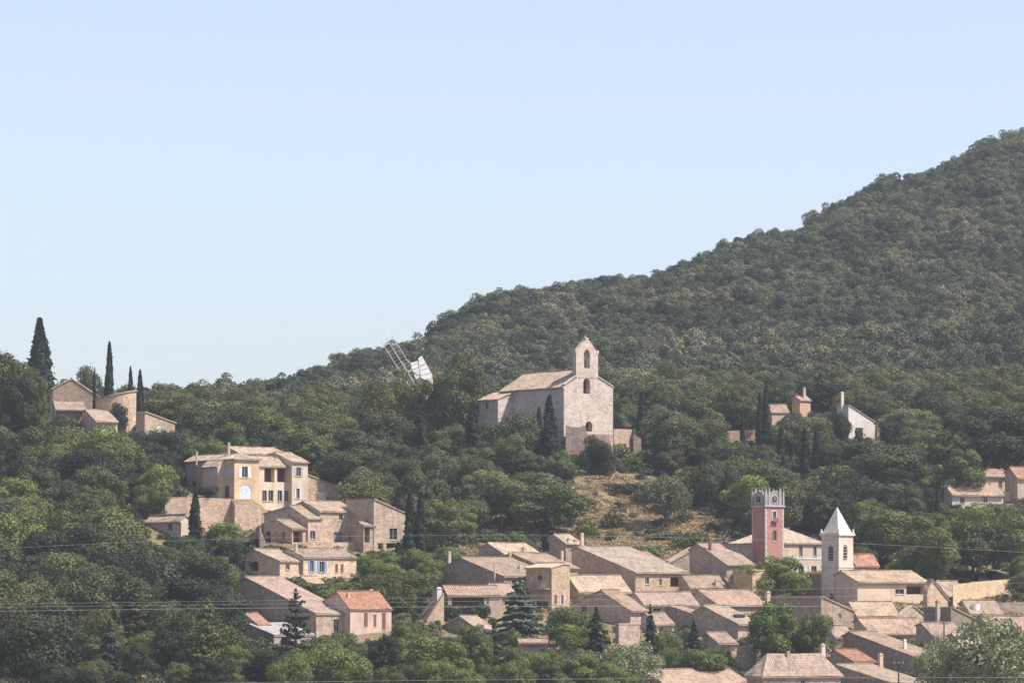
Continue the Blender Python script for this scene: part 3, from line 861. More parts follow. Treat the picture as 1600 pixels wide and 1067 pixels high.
stone_wall('garden_wall', 'brown garden wall among the cypresses', [(1136,673),(1160,672),(1184,671)], 694, color=(0.30,0.22,0.17))
# ---- houses at the right edge
h = house('bungalow', 'long low house with a pale pink roof beside a dark post', 'house', 1488, 800, d=738)
block(h, 'R', [(1488,772),(1475,753.5),(1468,760)], 1567, 800, 787, d=738, th=18, wall=PALE, wm='plaster', roof=ROOF_P, chim=[(1479,750,760,4,WHITE,0.6),(1513,758,768,4,BROWN,0.4)], wins=[('R',1537,1543,776.5,785,'plain'),('R',1500,1507,777,786,'plain')])
h = house('square_house', 'beige house with a shallow roof at the right edge, left of the red-roofed one', 'house', 1541, 785, d=752)
block(h, 'hip', [(1540,744),(1555,732)], (1531,1580), 790, 772, d=752, th=20, wall=PINK, wm='plaster', roof=ROOF_P, wins=[('R',1560,1566,752,762,'closed',BROWN)])
h = house('edge_house', 'house with reddish roof cut by the right edge of the picture', 'house', 1585, 785, d=747)
block(h, 'R', [(1590,746),(1578,730),(1570,737)], 1650, 790, 772, d=747, th=24, wall=PINK, wm='plaster', roof=(0.46,0.27,0.2))
stone_wall('white_parapet', 'small pale parapet between the bungalow and the square house', [(1560,768),(1582,768)], 785, color=WHITE, thick=0.3)

# ================================================================== the village
h = house('gabled_house', 'big dark-gabled house at the left end of the village', 'house', 787, 948, d=643)
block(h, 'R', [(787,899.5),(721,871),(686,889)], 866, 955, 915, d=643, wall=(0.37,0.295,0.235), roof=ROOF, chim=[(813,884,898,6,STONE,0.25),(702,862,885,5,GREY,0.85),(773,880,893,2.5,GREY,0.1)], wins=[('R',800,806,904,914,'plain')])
h = house('upper_house', 'wide house with a broad pale roof behind the dark gable', 'house', 800, 905, d=668)
block(h, 'R', [(812,880),(763,848.5),(748,854)], 870, 905, 885, d=668, wall=STONE, roof=ROOF_L, chim=[(819,855,869,6,GREY,0.3)])
h = house('middle_house', 'flat broad roof with two small chimneys behind the narrow tall house', 'house', 838, 915, d=656)
block(h, 'R', [(850,886),(800,864),(788,867)], 903, 915, 895, d=656, wall=STONE, roof=ROOF, chim=[(797,862,877,4,STONE,0.8),(878,861,874,4,STONE,0.4)])
h = house('little_house', 'little house with twin chimneys behind the cypress in the village', 'house', 885, 880, d=676)
block(h, 'R', [(884,848),(866,835),(858,840)], 908, 885, 862, d=676, wall=GREY, roof=ROOF_L, chim=[(889,840,858,5,STONE,0.1),(899,843,860,6,STONE,0.1)])
h = house('narrow_house', 'tall narrow tan house with pink shutters behind the blue-green conifer', 'house', 862, 950, d=640)
block(h, 'L', [(862,886),(880,880),(890,881)], 822, 955, 946, d=640, th=50, wall=(0.55,0.43,0.31), roof=ROOF_L,
      wins=[('R',866,870,929,944,'plain'), ('R',876,880,929,944,'shut',(0.6,0.38,0.4)), ('L',839,847,898,907,'plain'), ('L',838,856,939,953,'plain')])
def balcony(h):
    B = Block(862, 822, 890, 955, 50, 640)
    zb = B.zL(842, 919); m = MB(); W = B.W
    m.box(B.P, B.v, B.nL, 0.3, W - 0.3, zb - 0.15, zb, 0.0, 1.0)
    b = m.build('balcony', M['plaster'], h, color=GREY)
    m = MB()
    for k in range(16):
        t = 0.35 + (W - 0.7) * k / 15
        m.box(B.P, B.v, B.nL, t - .03, t + .03, zb, zb + 0.95, 0.92, 0.98)
    m.box(B.P, B.v, B.nL, 0.3, W - 0.3, zb + 0.95, zb + 1.02, 0.9, 1.0)
    m.build('railing', M['paint'], b, color=(0.35, 0.25, 0.2))
balcony(h)
h = house('tiled_awning', 'long tiled awning on square posts before the dark gable', 'awning', 700, 945, d=632)
block(h, 'R', [(700,929),(693,915),(688,916)], 783, 955, 948, d=632, th=12, wall=STONE, wm='plaster', roof=ROOF_P, wins=[('R',706,757,933,948,'open'), ('R',760,764,934,944,'plain')])
h = house('outhouse', 'narrow reddish lean-to roof at the far left of the village', 'shed', 664, 985, d=628)
block(h, 'L', [(668,966),(694,926)], 655, 990, 970, d=626, th=20, wall=STONE, wm='stone', roof=ROOF_P, chim=[(686,918,930,8,WHITE,0.2)])
h = house('garden_house', 'small dark-gabled house below the tiled awning', 'house', 752, 1008, d=616)
block(h, 'R', [(752,986),(719,962),(690,979)], 778, 1012, 996, d=616, wall=GREY, roof=ROOF)
h = house('long_roof_house', 'house with the longest plain roof slope in the village centre', 'house', 993, 930, d=657)
block(h, 'R', [(993,893.5),(902,854),(893,858)], 1075, 935, 922, d=657, wall=(0.48,0.37,0.285), roof=ROOF_L, chim=[(909,833,855,5,PINK,0.95)],
      wins=[('R',1008,1014,901.5,912,'plain'), ('R',1029.5,1034,904,914,'plain'), ('R',1047,1066,901.5,916,'open')])
h = house('back_row_house', 'low grey-brown roof just behind the longest roof slope', 'house', 1012, 905, d=674)
block(h, 'R', [(1012,882),(976,861),(968,864)], 1046, 910, 880, d=673, wall=GREY, roof=ROOF_G)
h = house('terraced_house', 'house with a shallow front roof tucked under the longest roof slope', 'house', 902, 950, d=648)
block(h, 'R', [(905,924),(888,899),(882,902)], 985, 955, 930, d=647, th=20, wall=CREAM, roof=ROOF_L, wins=[('R',912,918,930,938,'plain')])
h = house('brown_gable_house', 'brown-gabled house behind the dark spruce', 'house', 985, 983, d=632)
block(h, 'R', [(985,953.5),(939,922),(897,941)], 1012, 985, 975, d=631, wall=PINK, roof=ROOF_P, wins=[('L',908,916,946,956,'plain')])
h = house('hidden_house', 'house with a plain grey-brown roof right of the brown gable', 'house', 1006, 965, d=637)
block(h, 'R', [(1006,943.5),(992,925),(986,929)], 1090, 970, 955, d=637, th=20, wall=PALE, roof=ROOF_G, wins=[('R',1020,1032,950,957,'plain'),('R',1046,1058,950,957,'plain')])
h = house('shadowed_gable_house', 'grey house with a dark gable left of the red clock tower', 'house', 1135, 915, d=668)
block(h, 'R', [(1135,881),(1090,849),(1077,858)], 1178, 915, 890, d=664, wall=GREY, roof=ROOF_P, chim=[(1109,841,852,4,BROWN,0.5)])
h = house('grey_barn', 'weathered grey barn left of the shadowed gable', 'barn', 1040, 905, d=675)
block(h, 'L', [(1040,882),(1088,855)], 1028, 910, 885, d=675, wall=(0.36,0.32,0.25), roof=ROOF_G, chim=[(1042,877,887,5,BROWN,0.1)])
h = house('rough_roof_house', 'low house with rough mottled roof and one chimney in mid village', 'house', 1075, 945, d=655)
block(h, 'R', [(1078,917),(1066,899),(1060,902)], 1134, 945, 925, d=655, th=20, wall=STONE, roof=ROOF, chim=[(1120,905,922,7,STONE,0.1)])
h = house('broad_roof_house', 'house with broad brown roof before the square ochre house', 'house', 1122, 962, d=640)
block(h, 'R', [(1122,944.5),(1092,922),(1068,936)], 1199, 968, 952, d=640, wall=GREY, roof=ROOF_P, chim=[(1199,924,943,7,STONE,0.1)])
h = house('square_ochre_house', 'flat-topped square ochre house under the bright green tree', 'house', 1175, 930, d=653)
block(h, 'flat', [(1176,891)], (1145,1218), 935, 920, d=653, wall=(0.62,0.455,0.285), wins=[('R',1205,1207.5,912,920,'plain')])
h = house('skylight_house', 'house with sloping roof and dark skylight left of the leafy tree', 'house', 1153, 1000, d=622)
Bs, rs = block(h, 'R', [(1153,974.5),(1099,946),(1083,955)], 1186, 1005, 990, d=622, wall=STONE, roof=ROOF_L)
def skylight():
    m = MB(); x, y, z = at(1155, 961.5, 625.5)
    m.box((x, y), Bs.u, Bs.nR, -0.9, 0.9, z - 0.2, z + 0.22, -0.3, 0.3)
    m.build('skylight', M['glass'], rs)
skylight()
h = house('shaded_wall_house', 'dark-walled house behind the pointed conifers in mid village', 'house', 1090, 990, d=630)
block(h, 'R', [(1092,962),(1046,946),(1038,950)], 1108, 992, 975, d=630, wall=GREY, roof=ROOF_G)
h = house('roofless_building', 'low roofless stone building among the conifers', 'building', 966, 1018, d=608)
block(h, 'flat', [(967,975)], (961,1000), 1022, 1005, d=608, wall=PINK)
h = house('well_house', 'small square stone hut below the skylight house', 'hut', 1157, 1048, d=588)
block(h, 'flat', [(1158,1011)], (1150,1181), 1055, 1042, d=588, wall=STONE)
h = house('foreground_house', 'wide roof at the bottom edge left of the hipped house', 'house', 1040, 1090, d=566)
block(h, 'R', [(1042,1071),(1006,1046),(996,1051)], 1174, 1100, 1075, d=566, wall=GREY, roof=ROOF_P)
h = house('hipped_house', 'house with mottled hipped roof at the bottom edge', 'house', 1195, 1080, d=576)
block(h, 'hip', [(1192,1056),(1240,1021)], (1166,1312), 1095, 1075, d=565, th=30, wall=PINK, roof=ROOF_G, chim=[(1230,1018,1032,5,GREY,0.4),(1284,1006,1026,7,PALE,0.8)], wins=[('R',1250,1257,1062,1075,'plain')])
h = house('buried_shed', 'low shed with a red tile edge among the trees below the conifers', 'shed', 812, 1030, d=606)
block(h, 'R', [(812,1003),(809.5,998),(807,999)], 872, 1035, 1012, d=606, th=10, wall=GREY, roof=ROOF_P, keep=True)
h = house('left_edge_house', 'brown stone house half hidden by trees at the left edge', 'house', 12, 1000, d=616)
block(h, 'flat', [(14,925)], (-30,62), 1005, 985, d=620, th=20, keep=False, wall=(0.4,0.3,0.235), wins=[('R',30,36,972,986,'plain')])

# ---- town hall
h = house('town_hall', 'hip-roofed town hall with pale green shutters between the two towers', 'building', 1203, 920, d=674)
block(h, 'hip', [(1200,847.5),(1250,823)], (1142,1286), 925, 905, d=674, wall=(0.54,0.45,0.36), wm='plaster', roof=ROOF_L,
      wins=[('R',1248,1253.5,852.5,869,'plain',WHITE,True), ('R',1270,1275.5,852.5,869,'plain',WHITE,True), ('R',1247,1255,884,899,'shut',GREEN), ('R',1267,1275,884,899,'shut',GREEN)])
def band():
    B = Block(1200, 1142, 1286, 925, 36, 674); z = z_at(872, 680); m = MB()
    m.box(B.P, B.u, B.nR, 0, B.L + .02, z - .15, z + .1, -0.05, 0.07); m.build('string_course', M['plaster'], h, color=WHITE)
band()
# ---- red clock tower
h = house('clock_tower', 'slender red tower with white corner stones and dark clock faces', 'tower', 1196, 915, d=669)
RED = (0.375, 0.19, 0.155)
B = Block(1196, 1175, 1224, 915, 36.9, 669)
def clock_tower():
    zc = z_at(795, 679); zb = gz(*B.P) - 1.5
    mb = MB()
    hR = [(B.tR(1207), B.tR(1212.5), z_at(814, 680), z_at(801, 680), False), (B.tR(1206.5), B.tR(1213), z_at(847, 680), z_at(830, 680), True)]
    for P, u, ln, hs, n in ((B.P, B.u, B.L, hR, B.nR), (B.P, B.v, B.W, [], B.nL), (B.pL(B.W), B.u, B.L, [], (-B.nR[0], -B.nR[1])), (B.pR(B.L), B.v, B.W, [], (-B.nL[0], -B.nL[1]))):
        wall_face(mb, P, u, ln, zb, [(0, zc), (ln, zc)], hs, n, 0.25)
    mb.build('wall', M['plaster'], h, color=RED)
    for q in hR: window_parts(h, B.P, B.u, B.nR, q, 'plain', (0.4,)*3, not q[4])
    # balcony under the upper window
    m = MB(); z = hR[0][2]; tc = (hR[0][0] + hR[0][1]) / 2
    m.box(B.P, B.u, B.nR, tc - .55, tc + .55, z - 0.35, z - 0.15, 0, 0.45); m.box(B.P, B.u, B.nR, tc - .5, tc + .5, z - 0.15, z + 0.35, 0.38, 0.43)
    m.build('balcony', M['paint'], h, color=(0.25, 0.1, 0.09))
    # corner stones, alternating long and short
    corners = [(B.P, B.u, B.nR, 0, 1), (B.P, B.v, B.nL, 0, 1), (B.pR(B.L), B.u, B.nR, 0, -1), (B.pL(B.W), B.v, B.nL, 0, -1)]
    zz = z_at(880, 679); k = 0
    while zz < zc - 0.3:
        for (P, u, n, t, s) in corners:
            w = (0.42 if k % 2 else 0.26)
            if n is B.nL: w *= 0.6
            q = MB(); a, b = (t - 0.045, t + w) if s > 0 else (t - w, t + 0.045)
            if n is B.nL and s > 0: a = 0.0
            q.box(P, u, n, a, b, zz + 0.015, zz + 0.435, -0.05, 0.045)
            q.build('quoin', M['plaster'], h, color=(0.46, 0.39, 0.355))
        zz += 0.45; k += 1
    # cornice and parapet
    m = MB()
    def ringbox(m, o, z0, z1):
        m.add([(*B.corner(-o, -o), z0), (*B.corner(B.L + o, -o), z0), (*B.corner(B.L + o, B.W + o), z0), (*B.corner(-o, B.W + o), z0),
               (*B.corner(-o, -o), z1), (*B.corner(B.L + o, -o), z1), (*B.corner(B.L + o, B.W + o), z1), (*B.corner(-o, B.W + o), z1)], BOXF)
    ringbox(m, 0.12, zc + 0.003, zc + 0.15); ringbox(m, 0.22, zc + 0.153, zc + 0.32)
    m.build('cornice', M['plaster'], h, color=(0.5, 0.4, 0.37))
    z0 = zc + 0.32; z1 = z_at(774, 679); zs = z_at(766, 679)
    for (P, u, n, ln) in ((B.P, B.u, B.nR, B.L), (B.P, B.v, B.nL, B.W), (B.pL(B.W), B.u, (-B.nR[0], -B.nR[1]), B.L), (B.pR(B.L), B.v, (-B.nL[0], -B.nL[1]), B.W)):
        m = MB(); prof = []
        for i in range(25):
            t = ln * i / 24; s = abs(t / ln - 0.5) * 2
            prof.append((t, z1 + 0.15 * math.cos(s * math.pi * 4) + (0.5 if s < 0.35 else 0.0)))
        wall_face(m, P, u, ln, z0, prof, [], n, 0.1)
        Q = (P[0] - n[0]*0.25, P[1] - n[1]*0.25)
        wall_face(m, Q, u, ln, z0, prof, [], n, 0.1)
        for (a, za), (b, zb_) in zip(prof[:-1], prof[1:]):
            m.add([(P[0]+u[0]*a, P[1]+u[1]*a, za), (P[0]+u[0]*b, P[1]+u[1]*b, zb_), (Q[0]+u[0]*b, Q[1]+u[1]*b, zb_), (Q[0]+u[0]*a, Q[1]+u[1]*a, za)], [(0,1,2,3)])
        pr = m.build('parapet', M['plaster'], h, color=(0.27, 0.25, 0.245))
        for s in (0.0, 0.22, 0.78, 1.0):
            m = MB(); t = ln * s
            m.box(P, u, n, t - 0.14, t + 0.14, z0, z1 + 0.35, -0.2, 0.07); top = z1 + 0.35
            m.tube((P[0]+u[0]*t, P[1]+u[1]*t, top), (P[0]+u[0]*t, P[1]+u[1]*t, zs + 0.25), 0.13, 0.03)
            m.build('pinnacle', M['plaster'], pr, color=(0.36, 0.33, 0.315))
        # clock: dark dial, pale rim, two hands
        c = (P[0] + u[0]*ln/2, P[1] + u[1]*ln/2); zc2 = (z0 + z1) / 2 + 0.1
        def disc(r0, n0, n1, mat, name, par, col=None):
            mm = MB(); mm.tube((c[0]+n[0]*n0, c[1]+n[1]*n0, zc2), (c[0]+n[0]*n1, c[1]+n[1]*n1, zc2), r0, r0, 20)
            return mm.build(name, mat, par, color=col)
        ck = disc(0.72, 0.01, 0.06, M['plaster'], 'clock', h, (0.5, 0.47, 0.44))
        disc(0.58, 0.062, 0.09, M['paint'], 'dial', ck, (0.05, 0.055, 0.07))
        mm = MB(); mm.box(c, u, n, -0.03, 0.03, zc2, zc2 + 0.45, 0.092, 0.11); mm.box(c, u, n, 0, 0.32, zc2 - .03, zc2 + .03, 0.092, 0.11)
        mm.build('hands', M['paint'], ck, color=(0.6, 0.58, 0.5))
    cx, cy = B.corner(B.L/2, B.W/2); m = MB()
    zt = z_at(759, 681)
    m.tube((cx, cy, z0), (cx, cy, zt), 0.06, 0.03)
    for k in range(4):
        a = k * math.pi / 2 + 0.6
        pts = [(0.75, z0), (0.7, z0 + 1.6), (0.4, z0 + 2.1), (0.0, z0 + 2.4)]
        for (r0, q0), (r1, q1) in zip(pts[:-1], pts[1:]):
            m.tube((cx + r0*math.cos(a), cy + r0*math.sin(a), q0), (cx + r1*math.cos(a), cy + r1*math.sin(a), q1), 0.035, 0.035, 5)
    m.build('bell_cage', M['iron'], h)
    KEEP.append((1175, 760, 1224, 872, 679))
    FOOT.append((B.P, B.u, B.v, B.L, B.W))
clock_tower()
# ---- church with its spire
h = house('church', 'church with a square tower, white pyramid spire and long nave roof', 'church', 1311, 945, d=653)
def church():
    CT = (0.58, 0.485, 0.40)
    B = Block(1311, 1283, 1332.5, 945, 50, 653); FOOT.append((B.P, B.u, B.v, B.L, B.W))
    zc = z_at(838, 653); zb = gz(*B.P) - 2
    hR = [(B.tR(1317), B.tR(1323.5), z_at(874, 655), z_at(851, 655), True)]
    hL = [(B.tL(1301.5), B.tL(1293), z_at(876, 655), z_at(852, 655), True), (B.tL(1302), B.tL(1295), z_at(936, 655), z_at(927, 655), True)]
    mb = MB()
    for P, u, ln, hs, n in ((B.P, B.u, B.L, hR, B.nR), (B.P, B.v, B.W, hL, B.nL), (B.pL(B.W), B.u, B.L, [], (-B.nR[0], -B.nR[1])), (B.pR(B.L), B.v, B.W, [], (-B.nL[0], -B.nL[1]))):
        wall_face(mb, P, u, ln, zb, [(0, zc), (ln, zc)], hs, n, 0.3)
    mb.build('tower_wall', M['plaster'], h, color=CT)
    window_parts(h, B.P, B.u, B.nR, hR[0], 'louvre', (0.4,)*3, False); window_parts(h, B.P, B.v, B.nL, hL[0], 'louvre', (0.4,)*3, False)
    window_parts(h, B.P, B.v, B.nL, hL[1], 'plain', (0.4,)*3, False)
    def ring(m, o, z0, z1):
        m.add([(*B.corner(-o, -o), z0), (*B.corner(B.L + o, -o), z0), (*B.corner(B.L + o, B.W + o), z0), (*B.corner(-o, B.W + o), z0),
               (*B.corner(-o, -o), z1), (*B.corner(B.L + o, -o), z1), (*B.corner(B.L + o, B.W + o), z1), (*B.corner(-o, B.W + o), z1)], BOXF)
    m = MB(); ring(m, 0.1, zc + .002, zc + 0.2); ring(m, 0.26, zc + 0.203, zc + 0.42); ring(m, 0.16, zc + 0.424, zc + 0.62)
    m.build('cornice', M['plaster'], h, color=(0.6, 0.54, 0.49))
    m = MB(); z = z_at(885, 653); ring(m, 0.09, z - 0.12, z + 0.14); m.build('string_course', M['plaster'], h, color=CT)
    zs = zc + 0.624; za = z_at(791, 655); o = 0.12
    m = MB(); c = B.corner(B.L/2, B.W/2); lv = []
    for (k, zz) in ((o, zs), (0.32, zs + 0.45)):
        lv += [(*B.corner(k, k), zz), (*B.corner(B.L - k, k), zz), (*B.corner(B.L - k, B.W - k), zz), (*B.corner(k, B.W - k), zz)]
    m.add(lv + [(c[0], c[1], za)], [(0,3,2,1), (0,1,5,4), (1,2,6,5), (2,3,7,6), (3,0,4,7), (4,5,8), (5,6,8), (6,7,8), (7,4,8)])
    s = m.build('spire', M['plaster'], h, color=(0.52, 0.475, 0.44))
    m = MB(); m.tube((c[0], c[1], za - 0.1), (c[0], c[1], za + 0.5), 0.05, 0.03); m.build('finial', M['iron'], s)
    for a, b in ((0, 0), (B.L, 0), (B.L, B.W), (0, B.W)):
        m = MB(); x, y = B.corner(a, b); m.tube((x, y, zs), (x, y, zs + 0.55), 0.2, 0.12, 8); m.build('corner_finial', M['plaster'], h, color=(0.6, 0.54, 0.49))
    KEEP.append((1283, 791, 1333, 940, 653))
church()
block(h, 'R', [(1340,908),(1313,891.5),(1304,897)], 1449, 955, 942, d=649, wall=(0.62,0.50,0.385), wm='plaster', roof=ROOF_L, wins=[('R',1398,1412,920,928,'plain'), ('R',1415,1444,914,928,'open')])
block(h, 'flat', [(1284,897)], (1260,1292), 950, 930, d=656, wall=(0.44,0.34,0.27), wm='plaster', keep=False)
h = house('red_hip_house', 'small house with a red roof peeping out behind the church tower', 'house', 1336, 910, d=669)
block(h, 'R', [(1337,883),(1328,866),(1322,870)], 1371, 915, 888, d=669, th=18, wall=PALE, wm='plaster', roof=ROOF_R)
h = house('church_annex', 'low annex with yellowish tiled roof in front of the nave', 'house', 1337, 985, d=639)
block(h, 'R', [(1338,961),(1326,940),(1320,944)], 1402, 985, 975, d=638, th=14, wall=STONE, roof=(0.47,0.36,0.255))
block(h, 'L', [(1402,967),(1424,944),(1448,964)], 1394, 985, 975, d=637, wall=PALE, roof=(0.47,0.36,0.255))
h = house('long_brown_house', 'brown flat-faced house with sloping wall top below the church tower', 'house', 1283, 985, d=632)
block(h, 'L', [(1283,931),(1333,953.5)], 1203, 990, 982, d=632, wall=(0.36,0.275,0.215), roof=ROOF, wins=[('R',1309,1313,958,966,'plain')])
h = house('dark_cube_house', 'house with a dark blank wall right of the church annex', 'house', 1486, 985, d=632)
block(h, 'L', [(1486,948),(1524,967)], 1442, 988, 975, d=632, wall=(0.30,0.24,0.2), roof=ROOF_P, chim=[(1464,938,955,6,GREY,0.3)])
h = house('lane_house', 'low roof between the annex and the long shaded wall', 'house', 1355, 1005, d=620)
block(h, 'R', [(1358,988),(1340,966),(1333,970)], 1446, 1010, 995, d=618, wall=STONE, roof=ROOF_P)
h = house('corner_house', 'small roof below the dark blank wall', 'house', 1450, 1005, d=614)
block(h, 'R', [(1458,994),(1438,973),(1430,976)], 1506, 1012, 998, d=614, wall=GREY, roof=ROOF_G)
h = house('long_shaded_house', 'long house with a dark shaded side wall running to the lower right', 'house', 1442, 1060, d=580)
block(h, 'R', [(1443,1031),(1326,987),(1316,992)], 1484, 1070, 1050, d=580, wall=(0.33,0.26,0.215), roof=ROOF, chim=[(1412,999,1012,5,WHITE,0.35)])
h = house('red_shed', 'small orange-red roof before the long shaded wall', 'shed', 1330, 1055, d=582)
block(h, 'R', [(1332,1032),(1303,1015),(1296,1019)], 1364, 1060, 1045, d=581, wall=PINK, roof=ROOF_R, chim=[(1374,1021,1036,7,PINK,0.0)])
h = house('bottom_house', 'mottled roofs at the bottom edge right of the hipped house', 'house', 1390, 1080, d=570)
block(h, 'R', [(1392,1066),(1306,1038),(1298,1042)], 1445, 1090, 1075, d=569, wall=GREY, roof=ROOF)
h = house('rose_roof_house', 'house with a rosy roof right of the church nave', 'house', 1457, 950, d=655)
block(h, 'L', [(1449,920),(1456,906),(1480,936)], 1441, 960, 944, d=646, wall=OCHRE, roof=ROOF_P)
block(h, 'R', [(1482,932),(1462,908),(1454,913)], 1512, 960, 940, d=655, th=24, wall=OCHRE, roof=ROOF_P)
h = house('tank_house', 'low house with a white water tank on its roof at the right', 'house', 1505, 985, d=640)
Bt, rt = block(h, 'R', [(1515,958),(1503,938),(1497,942)], 1562, 985, 962, d=640, th=18, wall=STONE, roof=ROOF_G)
def tank():
    x, y, z = at(1524, 951, 641); m = MB(); m.tube((x, y, z - .3), (x, y, z + 0.75), 0.65, 0.65, 14); m.build('water_tank', M['paint'], rt, color=(0.7, 0.7, 0.7))
tank()
h = house('hidden_pink_house', 'small pinkish house half hidden behind the silvery tree', 'house', 1483, 1035, d=592)
block(h, 'R', [(1484,1016),(1474,1006),(1468,1009)], 1512, 1045, 1035, d=592, wall=PINK, roof=ROOF_P, keep=False)
stone_wall('yellow_terrace_wall', 'long sunlit yellow terrace wall at the right of the church', [(1489,913),(1540,907),(1600,903),(1690,903)], 938, color=(0.60,0.46,0.30), ds=[652,660,670,684])
stone_wall('lower_terrace_wall', 'grey-brown wall below the yellow terrace wall at the right edge', [(1552,941),(1600,940),(1690,940)], 960, color=GREY)

# ---- small roofs that fill the lanes of the lower village
h = house('yard_house', 'low pale-walled house right of the leafy trees, below the brown house', 'house', 1304, 1005, d=613)
block(h, 'R', [(1304,994),(1290,978),(1283,981)], 1332, 1010, 1004, d=612, th=26, wall=PALE, roof=ROOF, keep=True)
h = house('dark_roof_shed', 'small dark roof just behind the hipped house chimneys', 'shed', 1262, 1035, d=592)
block(h, 'R', [(1262,1023),(1247,1008),(1240,1011)], 1302, 1045, 1026, d=590, th=28, wall=GREY, roof=ROOF_G)
h = house('half_hidden_house', 'low roof half hidden by the left side of the large silvery tree', 'house', 1500, 1020, d=604)
block(h, 'R', [(1502,1008),(1486,989),(1479,992)], 1542, 1025, 1012, d=603, th=26, wall=STONE, roof=ROOF_P)
h = house('edge_roof_house', 'grey-brown roof at the right edge above the large silvery tree', 'house', 1545, 1000, d=628)
block(h, 'R', [(1548,986),(1532,963),(1526,966)], 1625, 1005, 990, d=627, th=24, wall=STONE, roof=ROOF_G)
h = house('wash_house', 'low roof in front of the plain grey-brown one, behind the pointed conifer', 'house', 1022, 990, d=627)
block(h, 'R', [(1024,974),(1008,957),(1001,960)], 1052, 992, 980, d=626, th=26, wall=PALE, roof=ROOF, wins=[('R',1030,1036,979,986,'plain')])
h = house('side_house', 'blank stone house between the tiled awning and the blue-green conifer', 'house', 775, 955, d=637)
block(h, 'R', [(776,928),(764,912),(758,915)], 806, 958, 945, d=636, th=26, wall=STONE, roof=ROOF_P, wins=[('R',786,791,934,942,'plain')])
h = house('lane_cottage', 'small cottage roof below the skylight house, left of the leafy tree', 'house', 1120, 1015, d=606)
block(h, 'R', [(1122,1004),(1104,988),(1097,991)], 1150, 1020, 1008, d=605, th=28, wall=STONE, roof=ROOF_P)
h = house('upper_lane_house', 'low roof between the rough mottled roof and the square ochre house', 'house', 1150, 940, d=650)
block(h, 'R', [(1148,920),(1132,903),(1124,906)], 1180, 945, 926, d=656, th=28, wall=GREY, roof=ROOF)
# ================================================================== trees
nrng = np.random.default_rng(11)
def unit(v): return v / np.maximum(np.linalg.norm(v, axis=-1, keepdims=True), 1e-9)
def leaf_mesh(name, c, n, size, jitter=0.55, mat='leaf', aspect=1.0):
    """quads at points c facing roughly along n"""
    k = len(c)
    n = unit(n + nrng.normal(0, jitter, (k, 3)))
    a = unit(np.cross(n, nrng.normal(0, 1, (k, 3))))
    b = np.cross(n, a)
    s = (size * nrng.uniform(0.6, 1.35, (k, 1))) * 0.5
    bend = n * s * 0.35
    v = np.stack([c - a*s - b*s*aspect*0.4, c + a*s*0.5 - b*s*aspect + bend, c + a*s + b*s*aspect*0.4, c - a*s*0.5 + b*s*aspect + bend], 1).reshape(-1, 3)
    me = bpy.data.meshes.new(name)
    me.vertices.add(4 * k); me.vertices.foreach_set('co', v.astype(np.float32).ravel())
    me.loops.add(4 * k); me.loops.foreach_set('vertex_index', np.arange(4 * k, dtype=np.int32))
    me.polygons.add(k); me.polygons.foreach_set('loop_start', np.arange(0, 4 * k, 4, dtype=np.int32))
    me.polygons.foreach_set('loop_total', np.full(k, 4, dtype=np.int32))
    me.materials.append(M[mat]); me.update(); me.validate()
    return me
def blob_leaves(centres, radii, count, squash=0.85, core=0.12):
    """points spread over the shells of overlapping clumps"""
    m = len(centres)
    p = radii**2 / np.sum(radii**2)
    idx = nrng.choice(m, count, p=p)
    d = unit(nrng.normal(0, 1, (count, 3)))
    d[:, 2] = np.where(nrng.random(count) < 0.35, np.abs(d[:, 2]), d[:, 2])
    r = radii[idx] * np.where(nrng.random(count) < core, nrng.uniform(0.3, 0.9, count), nrng.uniform(0.8, 1.12, count))
    r = r * np.where(nrng.random(count) < 0.07, nrng.uniform(1.05, 1.4, count), 1.0)
    c = centres[idx] + d * r[:, None] * np.array([1, 1, squash])
    # drop leaves that are buried deep inside another clump
    keep = np.ones(count, bool)
    for k in range(m):
        q = (c - centres[k]) / np.array([1, 1, squash])
        keep &= ~((np.linalg.norm(q, axis=1) < radii[k] * 0.62) & (nrng.random(count) < 0.85))
    return c[keep], d[keep]
def trunk_mesh(name, h, r, limbs, spread, seed):
    rr = random.Random(seed); mb = MB()
    p = Vector((0, 0, -0.4)); q = Vector((rr.uniform(-.15, .15), rr.uniform(-.15, .15), h * 0.5))
    mb.tube(p, q, r, r * 0.75, 7)
    e = Vector((q.x + rr.uniform(-.2, .2), q.y + rr.uniform(-.2, .2), h)); mb.tube(q, e, r * 0.75, r * 0.35, 6)
    for k in range(limbs):
        a = 2 * math.pi * (k + rr.random() * 0.5) / max(limbs, 1)
        s = p.lerp(e, rr.uniform(0.45, 0.85)); t = s + Vector((math.cos(a) * spread * rr.uniform(.6, 1), math.sin(a) * spread * rr.uniform(.6, 1), h * rr.uniform(0.2, 0.45)))
        mb.tube(s, t, r * 0.45, r * 0.15, 5)
    me = bpy.data.meshes.new(name); me.from_pydata([tuple(v) for v in mb.v], [], mb.f); me.materials.append(M['bark']); me.update()
    return me
PROTO = {}
